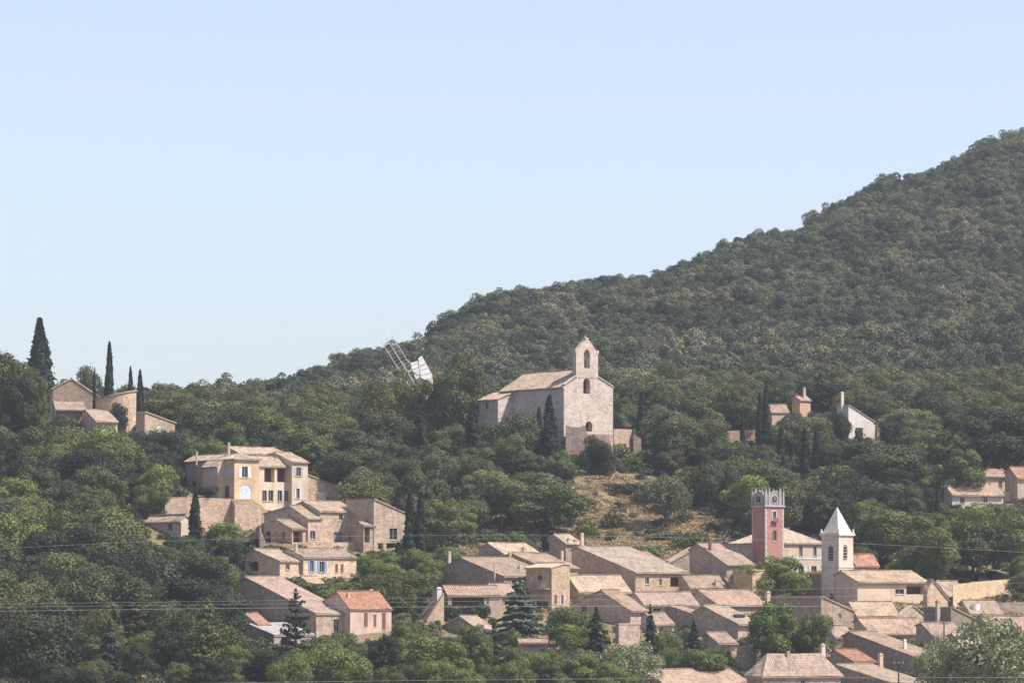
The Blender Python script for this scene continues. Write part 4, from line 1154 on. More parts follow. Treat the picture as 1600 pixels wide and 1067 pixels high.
def oak(seed, H=8.0, Rr=3.6, nb=34, leaves=16000, size=0.215, zc=0.56, lift=0.42, jitter=0.42, mat='leaf', up=0.0):
    global nrng
    nrng = np.random.default_rng(seed)
    c = []; r = []
    for k in range(nb):
        d = unit(nrng.normal(0, 1, 3)); d[2] = d[2] * 0.9 + 0.12
        f = nrng.uniform(0.45, 0.95)
        lump = 1 + 0.18 * math.sin(3 * math.atan2(d[1], d[0]) + seed) + 0.1 * nrng.normal()
        c.append([d[0] * Rr * f * lump, d[1] * Rr * f * lump, H * zc + d[2] * H * lift * f * (1.0 + up * max(d[2], 0))])
        r.append(Rr * nrng.choice([0.20, 0.28, 0.36, 0.44]) * nrng.uniform(0.85, 1.15))
    c = np.array(c); r = np.array(r)
    c = np.vstack([c, [[0, 0, H * zc]]]); r = np.append(r, Rr * 0.5)
    p, n = blob_leaves(c, r, leaves)
    return leaf_mesh('crown', p, n, size, jitter, mat)
def cypress(seed, H=10.0, Rr=0.85, leaves=5200, size=0.22, power=0.55):
    global nrng
    nrng = np.random.default_rng(seed)
    t = nrng.random(leaves) ** 0.85
    prof = np.minimum((t / 0.16) ** 0.6, 1.0) * (1 - t) ** power * 1.12
    a = nrng.uniform(0, 2 * math.pi, leaves)
    lump = 1 + 0.18 * np.sin(a * 3 + t * 9 + seed) + 0.14 * np.sin(a * 7 - t * 31) + 0.1 * np.sin(a * 2 + t * 57 + seed)
    lump = lump * np.where(nrng.random(leaves) < 0.06, nrng.uniform(1.0, 1.35, leaves), 1.0)
    r = Rr * prof * lump * np.where(nrng.random(leaves) < 0.15, nrng.uniform(0.4, 0.9, leaves), nrng.uniform(0.85, 1.1, leaves))
    c = np.stack([r * np.cos(a), r * np.sin(a), 0.25 + t * H], 1)
    n = np.stack([np.cos(a), np.sin(a), np.full(leaves, 0.35)], 1)
    return leaf_mesh('crown', c, n, size, 0.5, 'leaf', 1.5)
def conifer(seed, H=10.0, Rr=3.2, tiers=13, leaves=7500, size=0.26, droop=0.28, start=0.08, power=0.9):
    global nrng
    nrng = np.random.default_rng(seed)
    P = []; Q = []
    per = 7
    w = []
    br = []
    for k in range(tiers):
        t = start + (1 - start) * (k + 0.3) / tiers
        rad = Rr * (1 - t) ** power + 0.12
        for j in range(per):
            a = 2 * math.pi * (j + 0.37 * k + nrng.uniform(-.25, .25)) / per
            ln = rad * nrng.uniform(0.55, 1.15)
            br.append((t * H + nrng.uniform(-.4, .4), a, ln)); w.append(ln ** 1.5)
    w = np.array(w); w /= w.sum()
    idx = nrng.choice(len(br), leaves, p=w)
    br = np.array(br)
    s = nrng.random(leaves) ** 0.7
    z0, a, ln = br[idx, 0], br[idx, 1], br[idx, 2]
    wid = ln * 0.22 * (1.1 - s * 0.8) + 0.06
    off = nrng.normal(0, 0.55, leaves) * wid
    x = s * ln * np.cos(a) - off * np.sin(a); y = s * ln * np.sin(a) + off * np.cos(a)
    z = z0 - droop * ln * s ** 1.6 + nrng.normal(0, 0.09, leaves) - 0.25 * np.abs(off)
    n = np.stack([np.cos(a) * 0.5, np.sin(a) * 0.5, np.full(leaves, 0.9)], 1)
    top = int(leaves * 0.02)
    x[:top] *= 0.05; y[:top] *= 0.05; z[:top] = H * nrng.uniform(0.9, 1.02, top)
    return leaf_mesh('crown', np.stack([x, y, z], 1), n, size, 0.45, 'leaf', 1.2)
PROTO['oak'] = [(oak(s), trunk_mesh('trunk', 4.5, 0.26, 5, 2.0, s)) for s in (21, 22, 23, 24, 25)]
PROTO['olive'] = [(oak(s, nb=36, leaves=10000, size=0.22, jitter=0.9), trunk_mesh('trunk', 4.0, 0.3, 6, 2.2, s)) for s in (31, 32)]
PROTO['pine'] = [(oak(s, H=9.0, Rr=3.2, nb=46, leaves=15000, size=0.20, zc=0.58, lift=0.46, jitter=0.5, up=0.1), trunk_mesh('trunk', 6.0, 0.24, 6, 1.6, s)) for s in (41, 42, 43)]
PROTO['bush'] = [(oak(s, H=2.6, Rr=1.7, nb=16, leaves=1500, size=0.2, zc=0.45, lift=0.5, jitter=0.7), trunk_mesh('trunk', 1.2, 0.08, 4, 0.8, s)) for s in (51, 52, 53)]
PROTO['cypress'] = [(cypress(s), trunk_mesh('trunk', 3.0, 0.14, 0, 0, s)) for s in (61, 62, 63)]
PROTO['cone'] = [(cypress(s, power=0.9, leaves=9000, size=0.16), trunk_mesh('trunk', 3.0, 0.14, 0, 0, s)) for s in (64, 65)]
PROTO['conifer'] = [(conifer(s), trunk_mesh('trunk', 9.2, 0.2, 0, 0, s)) for s in (71, 72)]
PROTO['cedar'] = [(conifer(s, Rr=4.2, tiers=11, leaves=22000, droop=0.12, start=0.04, power=0.75, size=0.3), trunk_mesh('trunk', 9.0, 0.26, 0, 0, s)) for s in (81, 82)]
PROTO['sparse'] = [(conifer(s, Rr=3.4, tiers=9, leaves=3600, droop=-0.05, start=0.22, power=0.6, size=0.24), trunk_mesh('trunk', 9.6, 0.22, 0, 0, s)) for s in (91, 92)]
DIM = dict(oak=(8.0, 3.6), olive=(8.0, 3.6), pine=(9.3, 3.2), bush=(2.6, 1.7), cypress=(10.2, 0.85), cone=(10.2, 0.85), conifer=(10.0, 3.0), cedar=(10.0, 3.9), sparse=(10.0, 3.2))
TONE = dict(dark=(0.037,0.049,0.026), oak=(0.075,0.087,0.040), mid=(0.099,0.117,0.045), green=(0.111,0.145,0.045), light=(0.134,0.167,0.046), olive=(0.128,0.140,0.075),
            pine=(0.107,0.117,0.047), cypress=(0.028,0.037,0.025), blue=(0.115,0.145,0.132), spruce=(0.030,0.042,0.032), silver=(0.228,0.242,0.144), yellow=(0.164,0.165,0.049))
trng = random.Random(5)
def plant(name, kind, x, y, h, w, tone, label, cat, group=None, z=None):
    cm, tm = trng.choice(PROTO[kind])
    H, Rr = DIM[kind]
    o = empty(name, (x, y, (gz(x, y) if z is None else z) - 0.1))
    o.rotation_euler = (0, 0, trng.uniform(0, 6.28))
    o.scale = (w / (2 * Rr), w / (2 * Rr) * trng.uniform(0.92, 1.08), h / H)
    tag(o, label, cat, group)
    for nm, me in (('trunk', tm), ('crown', cm)):
        c = bpy.data.objects.new(nm, me); c.parent = o; COL.objects.link(c)
        if nm == 'crown': c.color = (*TONE[tone], 1)
    return o
PLACED = []      # (x, y, radius)
def tree_at(name, kind, px, ytop, ybase, wpx, tone, label, cat='tree', group=None, d=None):
    d = d if d else depth_for(px, ybase)
    x, y, zt = at(px, ytop, d)
    z = gz(x, y)
    h = max(zt - z, 0.6); w = wpx * d / F
    PLACED.append((x, y, w * 0.42))
    DISC.append((d, px, ytop, proj(x, y, z)[1], wpx, None))
    return plant(name, kind, x, y, h, w, tone, label, cat, group)
DISC = []
# ---- cypresses
CYPRESSES = [(62,498,672,54,'broad dark cypress, tallest tree on the left hilltop'), (171,535,686,15,'slim tall cypress on the skyline behind the hilltop farmhouse'),
 (148,575,688,7,'thinnest of the small cypresses behind the farmhouse'), (204,573,687,11,'short cypress just left of the round tower edge'), (219,578,687,13,'cypress right of the round farmhouse tower'),
 (305,768,850,18,'lone dark cypress in front of the terrace wall'), (641,766,890,20,'left of the two tall cypresses beside the slanting house'), (657,772,892,18,'right of the two tall cypresses beside the slanting house'),
 (622,846,900,15,'short cypress at the foot of the two tall ones'), (842,636,722,13,'narrower of the two cypresses left of the chapel front'), (858.5,618,728,21,'wider of the two cypresses left of the chapel front'),
 (738,630,718,22,'dark cypress at the left end of the chapel'), (657,620,724,22,'cypress in the wood under the windmill'), (1003,612,692,15,'slim cypress right of the chapel'),
 (857,786,866,18,'cypress standing between the village roofs'), (783,802,845,8,'thin young cypress above the village roofs'), (1197,596,722,13,'tallest cypress on the slope right of the chapel'),
 (1187,612,702,11,'cypress leaning on the tallest one of the right slope'), (1160,643,697,7,'small cypress before the brown garden wall'), (1221,665,735,13,'second cypress right of the tallest one on the slope'),
 (1258,669,760,15,'lowest standing cypress on the right slope'), (1276,665,735,12,'rightmost cypress of the group on the right slope'), (1465,757,832,8,'thin dark cypress left of the bungalow'),
 (1358,716,762,9,'small cypress below the white house'), (713,757,790,8,'little pointed cypress below the wood in the centre'),
 (1480,715,745,5,'tiny cypress above the bungalow')]
for px, yt, yb, w, lb in CYPRESSES:
    tree_at('cypress', 'cone' if w > 40 else 'cypress', px, yt, yb, w, 'cypress', lb, 'cypress', 'cypresses on the slopes')
    KEEP.append((px - w * 0.3, yt, px + w * 0.3, yt + (yb - yt) * (0.75 if yb < 830 else 0.6), DISC[-1][0]))
# ---- conifers
CO = [('conifer_tree','cedar',812,903,1002,100,'blue','large blue-green conifer in front of the village houses'), ('spruce_tree','conifer',932,948,1056,74,'spruce','dark spruce before the brown-gabled house'),
 ('pine_tree','sparse',462,921,1064,78,'spruce','tall thin dark pine with open branches before the long barn'), ('spruce_tree','conifer',110,962,1075,48,'dark','narrow conifer left of the pair at the bottom left'),
 ('spruce_tree','conifer',171,968,1080,62,'spruce','wider dark conifer of the pair at the bottom left'), ('pine_tree','sparse',325,930,1075,80,'mid','light open-branched conifer at the bottom left'),
 ('conifer_tree','conifer',1281,584,668,62,'dark','dark pointed conifer left of the white house'), ('spruce_tree','conifer',1016,944,1035,40,'spruce','pointed conifer before the plain grey-brown roof'),
 ('spruce_tree','conifer',1084,968,1050,52,'spruce','dark conifer below the skylight house'), ('conifer_tree','conifer',772,968,1062,46,'dark','dark conifer left of the big blue-green one'),
 ('spruce_tree','conifer',600,990,1075,50,'dark','dark conifer below the red-roofed house'), ('pine_tree','sparse',215,905,1020,70,'oak','ragged conifer in the lower left wood')]
for nm, k, px, yt, yb, w, tn, lb in CO:
    tree_at(nm, k, px, yt, yb, w, tn, lb, 'conifer')
    KEEP.append((px - w * 0.22, yt, px + w * 0.22, yt + (yb - yt) * 0.6, DISC[-1][0]))
# ---- notable broadleaf trees and shrubs
BT = [('olive_tree','olive',1040,740,828,74,'olive','round olive tree alone on the dry slope'), ('oak_tree','oak',1100,722,800,62,'oak','dark round tree right of the lone olive'),
 ('oak_tree','oak',1185,728,815,100,'oak','broad dark tree behind the red clock tower'), ('oak_tree','oak',862,756,838,112,'mid','wide green tree on the slope below the chapel'),
 ('oak_tree','oak',937,683,748,48,'dark','dark leaning tree at the foot of the chapel'), ('oak_tree','oak',803,648,735,84,'oak','bushy oak in front of the chapel side wall'),
 ('linden_tree','oak',246,722,795,58,'light','bright yellow-green tree left of the villa'), ('plane_tree','oak',1212,868,940,92,'light','bright green tree in front of the red clock tower'),
 ('plane_tree','oak',1246,890,945,50,'green','green shrubby tree below the town hall shutters'), ('plane_tree','oak',1165,882,935,44,'light','small bright tree left of the clock tower foot'),
 ('walnut_tree','oak',1210,940,1050,84,'green','leafy green tree before the brown flat-faced house'), ('walnut_tree','oak',1268,958,1050,66,'mid','leafy tree right of the big one by the brown house'),
 ('fig_tree','oak',350,812,872,66,'green','green tree under the terrace wall'), ('oak_tree','oak',732,776,834,58,'mid','oval green tree above the left village roofs'),
 ('poplar_tree','olive',1556,958,1110,130,'silver','large silvery-leaved tree in the bottom right corner'), ('poplar_tree','olive',1468,992,1105,74,'silver','smaller silvery tree left of the corner one'),
 ('olive_tree','olive',982,1000,1088,92,'silver','pale silvery tree at the bottom beside the spruce'), ('ash_tree','oak',890,948,1030,76,'mid','leafy tree between the blue-green conifer and the spruce'),
 ('ash_tree','oak',690,995,1085,100,'green','light green tree at the bottom below the outhouse'), ('ash_tree','oak',742,975,1075,64,'mid','green tree before the small dark-gabled house'),
 ('acacia_tree','oak',835,1018,1085,58,'light','yellow-green tree at the bottom below the shed'), ('oak_tree','oak',520,985,1065,70,'mid','green tree under the long barn'),
 ('oak_tree','oak',600,992,1062,50,'dark','dark small tree before the red-roofed house'), ('ash_tree','oak',560,905,960,90,'light','light green shrubby tree above the red roof'),
 ('oak_tree','oak',640,890,955,90,'mid','green tree below the two tall cypresses'), ('oak_tree','oak',690,780,870,80,'mid','green tree right of the two tall cypresses'),
 ('oak_tree','oak',1555,640,760,140,'dark','very dark spreading tree above the right-edge houses'), ('oak_tree','oak',1450,600,690,70,'dark','dark tree right of the white house'),
 ('oak_tree','oak',1380,690,770,110,'oak','broad oak below the white house'), ('ash_tree','oak',610,860,905,44,'green','small green tree left of the short cypress'),
 ('shrub','bush',966,689,724,44,'mid','round shrub below the terrace wall right of the chapel'), ('shrub','bush',1012,700,735,52,'oak','wide shrub right of the chapel terrace'), ('shrub','bush',990,708,740,40,'green','low green shrub on the dry slope right of the chapel'), ('shrub','bush',905,772,798,44,'mid','shrub at the top left of the dry slope'), ('shrub','bush',958,796,826,46,'oak','grey-green shrub in the middle of the dry slope'), ('shrub','bush',1000,764,790,40,'oak','shrub left of the lone olive tree'), ('shrub','bush',918,816,842,38,'green','green shrub low on the dry slope'), ('shrub','bush',1075,826,858,60,'mid','wide shrub on the right of the dry slope'), ('shrub','bush',975,752,776,60,'dark','dark bank of scrub across the top of the dry slope'), ('shrub','bush',1130,838,868,56,'olive','pale shrub above the shadowed gable'), ('shrub','bush',1000,850,876,70,'green','low green thicket just above the longest roof'), ('hedge','bush',712,941,968,52,'dark','dark hedge under the tiled awning'), ('hedge','bush',748,940,968,46,'dark','dark hedge right of the other under the awning'), ('vine_shrub','bush',470,905,925,60,'green','dark green creeper beside the small porch roof'), ('oak_tree','oak',325,758,790,36,'dark','round clipped tree on the villa terrace'),
 ('ivy','oak',188,628,690,30,'dark','ivy climbing the round farmhouse tower'), ('oak_tree','oak',1343,668,700,16,'mid','shrubby tree by the door of the white house'),
 ('oak_tree','oak',12,548,692,90,'oak','large oak on the skyline at the left edge'), ('oak_tree','oak',58,575,705,44,'mid','round tree growing against the broad hilltop cypress'),
 ('oak_tree','oak',25,585,715,64,'dark','dark oak below the large one at the left edge'), ('oak_tree','oak',138,573,681,44,'oak','tree on the skyline behind the farmhouse gable'),
 ('pine_tree','pine',588,598,708,66,'pine','pine at the left foot of the windmill'), ('pine_tree','pine',632,590,712,62,'pine','pine hiding the windmill tower'),
 ('pine_tree','pine',675,588,712,64,'oak','dense pine hiding the right side of the windmill tower'), ('pine_tree','pine',722,566,712,76,'pine','tall pine between windmill and chapel'),
 ('ivy','oak',1314,640,706,34,'dark','ivy mass on the shaded wall of the white house'), ('oak_tree','oak',470,668,745,90,'mid','bushy tree behind the villa roof'),
 ('oak_tree','oak',545,700,770,100,'oak','wide oak right of the villa'), ('oak_tree','oak',1420,800,890,100,'mid','leafy oak right of the church spire'),
 ('oak_tree','oak',1520,815,905,100,'oak','broad oak above the yellow terrace wall'), ('oak_tree','oak',1375,795,880,80,'oak','dark oak behind the church tower'),
 ('oak_tree','oak',1580,800,905,90,'mid','oak at the right edge above the yellow wall'), ('oak_tree','oak',1460,830,915,80,'mid','small oak above the nave end'),
 ('oak_tree','oak',1500,700,790,70,'mid','yellowish tree above the bungalow roof'), ('ash_tree','oak',1100,1012,1062,84,'green','leafy green tree left of the small stone hut')]
for nm, k, px, yt, yb, w, tn, lb in BT: tree_at(nm, k, px, yt, yb, w, tn, lb, 'tree' if k != 'bush' else 'shrub')

# ---- fill the woods: candidates by place, nearest first
def inside_foot(x, y, m):
    for P, u, v, Lr, Wl in FOOT:
        a = (x - P[0]) * u[0] + (y - P[1]) * u[1]; b = (x - P[0]) * v[0] + (y - P[1]) * v[1]
        if -m < a < Lr + m and -m < b < Wl + m: return True
    return False
def bare(px, py):
    """dry open slope below the chapel, and terraces"""
    if 885 < px < 1145 and 745 < py < 905: return 0.97
    if 760 < px < 885 and 775 < py < 900: return 0.8
    if 1240 < px < 1330 and 735 < py < 775: return 0.75
    if 960 < px < 1070 and 690 < py < 715: return 0.6
    if py > (850 if px < 1330 else 912) and 690 < px < 1600 and py < 1010: return 0.8
    return 0.0
frng = random.Random(77)
cand = []
y = 548.0
while y < 880:
    step = 5.2 + (y - 548) * 0.002
    half = 840 * y / F
    x = -half - 6 + frng.uniform(0, step)
    while x < half + 6:
        cx, cy = x + frng.uniform(-1.9, 1.9), y + frng.uniform(-2.2, 2.2)
        cand.append((cx, cy)); x += step * frng.uniform(0.85, 1.3)
    y += step * 0.9
chosen = []
for x, y in cand:
    z = gz(x, y); px, py = proj(x, y, z)
    if frng.random() < bare(px, py): continue
    if inside_foot(x, y, 0.9): continue
    if px < 430 and y < 700 and frng.random() < 0.5: continue
    pine = (y > 790 and px < 620) or (y > 810)
    big = frng.uniform(6.5, 9.5) if pine else frng.uniform(4.2, 7.8)
    if px < 430 and y < 700: big = frng.uniform(7.0, 11.5)
    elif py < 860 and frng.random() < 0.3: big = frng.uniform(7.5, 10.0)
    if py > 860 and px > 660: big = frng.uniform(3.0, 5.5)
    ok = None
    for sc_ in (1.0, 0.7, 0.48, 0.3):
        h = big * sc_; w = h * frng.uniform(0.85, 1.15) * (0.78 if pine else 1.0)
        wp = w * F / y; top = py - h * F / y
        x0, x1 = px - wp * 0.42, px + wp * 0.42
        hit = any(d > y - 1.0 and x1 > kx0 and x0 < kx1 and top < ky1 - 4 and py > ky0 for kx0, ky0, kx1, ky1, d in KEEP)
        if not hit and any((x - a)**2 + (y - b)**2 < (r + w * 0.28)**2 for a, b, r in PLACED): hit = True
        if not hit: ok = (h, w, sc_); break
    if not ok: continue
    h, w, sc_ = ok
    chosen.append([x, y, z, h, w, px, py, pine])
# which of them show: paint them nearest first into a small id buffer
GW, GH = 400, 267
idb = np.full((GH, GW), -1, int)
items = [(c[1], c[5], c[6] - c[3] * F / c[1], c[6], c[4] * F / c[1], k) for k, c in enumerate(chosen)]
items += [(d, p, t, b, w, -2) for d, p, t, b, w, _ in DISC]
items += [(d, (a + b) / 2, t, q, b - a, -3) for a, t, b, q, d in KEEP]
items.sort()
yy, xx = np.mgrid[0:GH, 0:GW]
for d, px, t, b, w, k in items:
    cx_, w_ = px / 4, max(w / 4, 0.6); t_, b_ = t / 4, b / 4
    y0, y1 = int(max(t_, 0)), int(min(b_ + 1, GH)); x0, x1 = int(max(cx_ - w_/2, 0)), int(min(cx_ + w_/2 + 1, GW))
    if y1 <= y0 or x1 <= x0: continue
    sub = idb[y0:y1, x0:x1]
    if k == -3: mask = np.ones(sub.shape, bool)
    else:
        cy_ = (t_ + b_) / 2; hh = max((b_ - t_) / 2, 0.5)
        mask = ((xx[y0:y1, x0:x1] + .5 - cx_) / (w_/2))**2 + ((yy[y0:y1, x0:x1] + .5 - cy_) / hh)**2 <= 1.0
    sub[(sub == -1) & mask] = k
cnt = np.bincount(idb[idb >= 0].ravel(), minlength=len(chosen))
order = np.argsort(-cnt)
single = set(int(k) for k in order[:290] if cnt[k] > 3)
def zone(px, py, y):
    if px < 280 and py < 760: return 'around the hilltop farmhouse', 'trees on the left hilltop'
    if px < 420 and py >= 880: return 'in the lower left wood', 'trees of the lower left wood'
    if px < 300: return 'on the slope below the farmhouse', 'trees below the farmhouse'
    if y > 785 and px < 760: return 'below the left skyline', 'pines below the skyline'
    if px < 780 and py < 840: return 'between villa and chapel', 'trees between villa and chapel'
    if px < 700: return 'between the houses under the villa', 'trees among the houses under the villa'
    if py < 740 and px < 1120: return 'around the chapel', 'trees around the chapel'
    if py < 870 and px < 1180: return 'on the dry slope', 'trees on the dry slope'
    if py < 900: return 'on the slope right of the towers', 'trees on the right slope'
    return 'among the village gardens', 'trees in the village gardens'
WORD = dict(dark='dark evergreen', oak='grey-green', mid='mid green', green='fresh green', light='bright yellow-green', olive='pale olive-green', pine='olive-green')
rest = []
LBL = {}
for k, (x, y, z, h, w, px, py, pine) in enumerate(chosen):
    if k not in single:
        if cnt[k] > 0: rest.append((x, y, z, h, w)) 
        continue
    zn, gr = zone(px, py, y)
    r = trng.random()
    if pine: kind, tone = 'pine', ('pine' if r < 0.6 else 'olive' if r < 0.75 else 'oak')
    else:
        kind = 'oak' if r < 0.85 else 'olive'
        q = trng.random()
        if px < 420: tone = 'dark' if q < 0.38 else 'oak' if q < 0.66 else 'mid' if q < 0.84 else 'green' if q < 0.95 else 'light'  # many crowns coloured dark to stand in for the wood's shadow pockets
        elif py > 840: tone = 'oak' if q < 0.2 else 'mid' if q < 0.5 else 'green' if q < 0.78 else 'light'
        else: tone = 'dark' if q < 0.28 else 'oak' if q < 0.62 else 'mid' if q < 0.86 else 'olive' if q < 0.95 else 'light'
    small = h < 3.2
    nm = 'pine_tree' if pine else ('shrub' if small else 'oak_tree')
    if small: kind = 'bush'
    lb = f"{'small' if small else 'tall' if h > 7 else 'medium'} {WORD[tone]} {'shrub' if small else 'pine' if pine else 'tree'}"
    o = plant(nm, kind, x, y, h, w, tone, lb, 'shrub' if small else 'tree', gr + (' (shrubs)' if small else ''), z)
    LBL.setdefault((lb, zn), []).append((px, o))

ORD = ['leftmost'] + [q + ' from left' for q in ('second third fourth fifth sixth seventh eighth ninth tenth eleventh twelfth thirteenth fourteenth fifteenth sixteenth '
       'seventeenth eighteenth nineteenth twentieth twenty-first twenty-second twenty-third twenty-fourth twenty-fifth twenty-sixth twenty-seventh twenty-eighth').split()]
for (lb, zn), lst in LBL.items():
    lst.sort(key=lambda q: q[0]); n_ = len(lst)
    for i, (px, o) in enumerate(lst):
        if n_ == 1: o['label'] = f"the only {lb} {zn}"
        else:
            w_ = ORD[min(i, len(ORD) - 1)] if i < n_ - 1 else 'rightmost'
            o['label'] = f"{w_} of the {lb}s {zn}"
# ---- the forest beyond and the undergrowth: masses nobody could count
far_col = bpy.data.collections.new('forest_kinds')
for s in (101, 102, 103, 104, 105, 106):
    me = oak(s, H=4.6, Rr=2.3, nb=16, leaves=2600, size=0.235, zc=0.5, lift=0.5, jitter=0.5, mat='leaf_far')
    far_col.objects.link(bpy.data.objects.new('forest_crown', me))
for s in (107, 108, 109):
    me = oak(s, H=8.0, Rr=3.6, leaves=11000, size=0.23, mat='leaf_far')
    far_col.objects.link(bpy.data.objects.new('forest_crown_large', me))
bush_col = bpy.data.collections.new('undergrowth_kinds')
for s in (111, 112, 113):
    me = oak(s, H=1.5, Rr=1.1, nb=10, leaves=420, size=0.22, zc=0.4, lift=0.5, jitter=0.8, mat='leaf_far')
    bush_col.objects.link(bpy.data.objects.new('bush_clump', me))
def scatter(name, pts, scl, rot, idx, coll, label, cat):
    me = bpy.data.meshes.new(name); me.from_pydata([tuple(p) for p in pts], [], [])
    for an, tp, arr in (('scl', 'FLOAT_VECTOR', scl), ('rot', 'FLOAT', rot), ('idx', 'INT', idx)):
        at_ = me.attributes.new(an, tp, 'POINT')
        at_.data.foreach_set('vector' if tp == 'FLOAT_VECTOR' else 'value', np.asarray(arr).ravel())
    o = bpy.data.objects.new(name, me); COL.objects.link(o)
    ng = bpy.data.node_groups.new(name + '_scatter', 'GeometryNodeTree')
    ng.interface.new_socket('Geometry', in_out='INPUT', socket_type='NodeSocketGeometry')
    ng.interface.new_socket('Geometry', in_out='OUTPUT', socket_type='NodeSocketGeometry')
    gi = ng.nodes.new('NodeGroupInput'); go = ng.nodes.new('NodeGroupOutput')
    ip = ng.nodes.new('GeometryNodeInstanceOnPoints'); ci = ng.nodes.new('GeometryNodeCollectionInfo')
    ci.inputs['Collection'].default_value = coll; ci.inputs['Separate Children'].default_value = True; ci.inputs['Reset Children'].default_value = True
    ip.inputs['Pick Instance'].default_value = True
    def na(n, t):
        q = ng.nodes.new('GeometryNodeInputNamedAttribute'); q.data_type = t; q.inputs['Name'].default_value = n; return q.outputs[0]
    cx3 = ng.nodes.new('ShaderNodeCombineXYZ')
    ng.links.new(na('rot', 'FLOAT'), cx3.inputs[2])
    ng.links.new(gi.outputs[0], ip.inputs['Points']); ng.links.new(ci.outputs[0], ip.inputs['Instance'])
    ng.links.new(na('idx', 'INT'), ip.inputs['Instance Index']); ng.links.new(cx3.outputs[0], ip.inputs['Rotation'])
    ng.links.new(na('scl', 'FLOAT_VECTOR'), ip.inputs['Scale']); ng.links.new(ip.outputs[0], go.inputs[0])
    md = o.modifiers.new('scatter', 'NODES'); md.node_group = ng
    tag(o, label, cat, kind='stuff')
    return o
g = np.random.default_rng(3)
P = []; S = []
yv = 872.0
while yv < 1480:
    st = 2.45 + (yv - 870) * 0.0003
    half = 900 * yv / F
    n = int(2 * half / st)
    xs = np.linspace(-half, half, n) + g.uniform(-1.3, 1.3, n); ys = yv + g.uniform(-1.3, 1.3, n)
    zs = ground_z(xs, ys)
    for a, b, c in zip(xs, ys, zs):
        if g.random() < 0.06: continue
        pt = math.sin(a * 0.043 + b * 0.021) * math.sin(b * 0.037 - a * 0.017 + 1.3)
        s = float(np.clip(g.lognormal(-0.42 + 0.28 * pt, 0.36), 0.32, 1.45))
        if b < 980: s *= 1.35
        P.append((a, b, c - 0.85 * s)); S.append((s, s, s * g.uniform(0.8, 1.15)))
    yv += st * 0.85
for x, y, z, h, w in rest:
    P.append((x, y, z - 0.2)); S.append((w / 7.2, w / 7.2, h / 8.0))
n = len(P)
idx = g.integers(0, 6, n); idx[n - len(rest):] = g.integers(6, 9, len(rest))
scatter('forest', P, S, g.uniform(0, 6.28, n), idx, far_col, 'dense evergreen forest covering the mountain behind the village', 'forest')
P = []; S = []
for k in range(24000):
    b = g.uniform(545, 875); a = g.uniform(-1, 1) * 840 * b / F
    c = gz(a, b); px, py = proj(a, b, c)
    if g.random() < bare(px, py) * 0.8 or inside_foot(a, b, 0.5): continue
    s = g.uniform(0.45, 1.25)
    if py > 850 and px > 660: s *= 0.7
    top = py - 1.5 * s * F / b
    if any(d > b and px > kx0 - 3 and px < kx1 + 3 and top < ky1 - 7 and py > ky0 for kx0, ky0, kx1, ky1, d in KEEP): continue
    P.append((a, b, c - 0.1)); S.append((s, s, s))
n = len(P)
scatter('undergrowth', P, S, g.uniform(0, 6.28, n), g.integers(0, 3, n), bush_col, 'low scrub and bushes covering the slopes between the trees', 'scrub')
P = []; S = []
for k in range(16000):
    b = g.uniform(640, 790); a = g.uniform(-1, 1) * 840 * b / F
    c = gz(a, b); px, py = proj(a, b, c)
    if bare(px, py) < 0.45 or inside_foot(a, b, 0.3): continue
    s = g.uniform(0.5, 1.3)
    P.append((a, b, c - 0.05)); S.append((s, s, s * g.uniform(0.6, 1.3)))
grass_col = bpy.data.collections.new('dry_grass_kinds')
for q in (121, 122, 123):
    nrng = np.random.default_rng(q)
    c_ = np.stack([nrng.normal(0, 0.5, 320), nrng.normal(0, 0.5, 320), nrng.uniform(0.0, 0.42, 320)], 1)
    me = leaf_mesh('grass_tuft', c_, np.stack([nrng.normal(0, 1, 320), nrng.normal(0, 1, 320), np.full(320, 0.6)], 1), 0.1, 0.3, 'straw', 2.4)
    grass_col.objects.link(bpy.data.objects.new('grass_tuft', me))
scatter('dry_grass', P, S, g.uniform(0, 6.28, len(P)), g.integers(0, 3, len(P)), grass_col, 'tufts of dry straw-coloured grass on the open slope above the village', 'grass')
print('chosen', len(chosen), 'single', len(single), 'rest', len(rest), 'undergrowth', n)
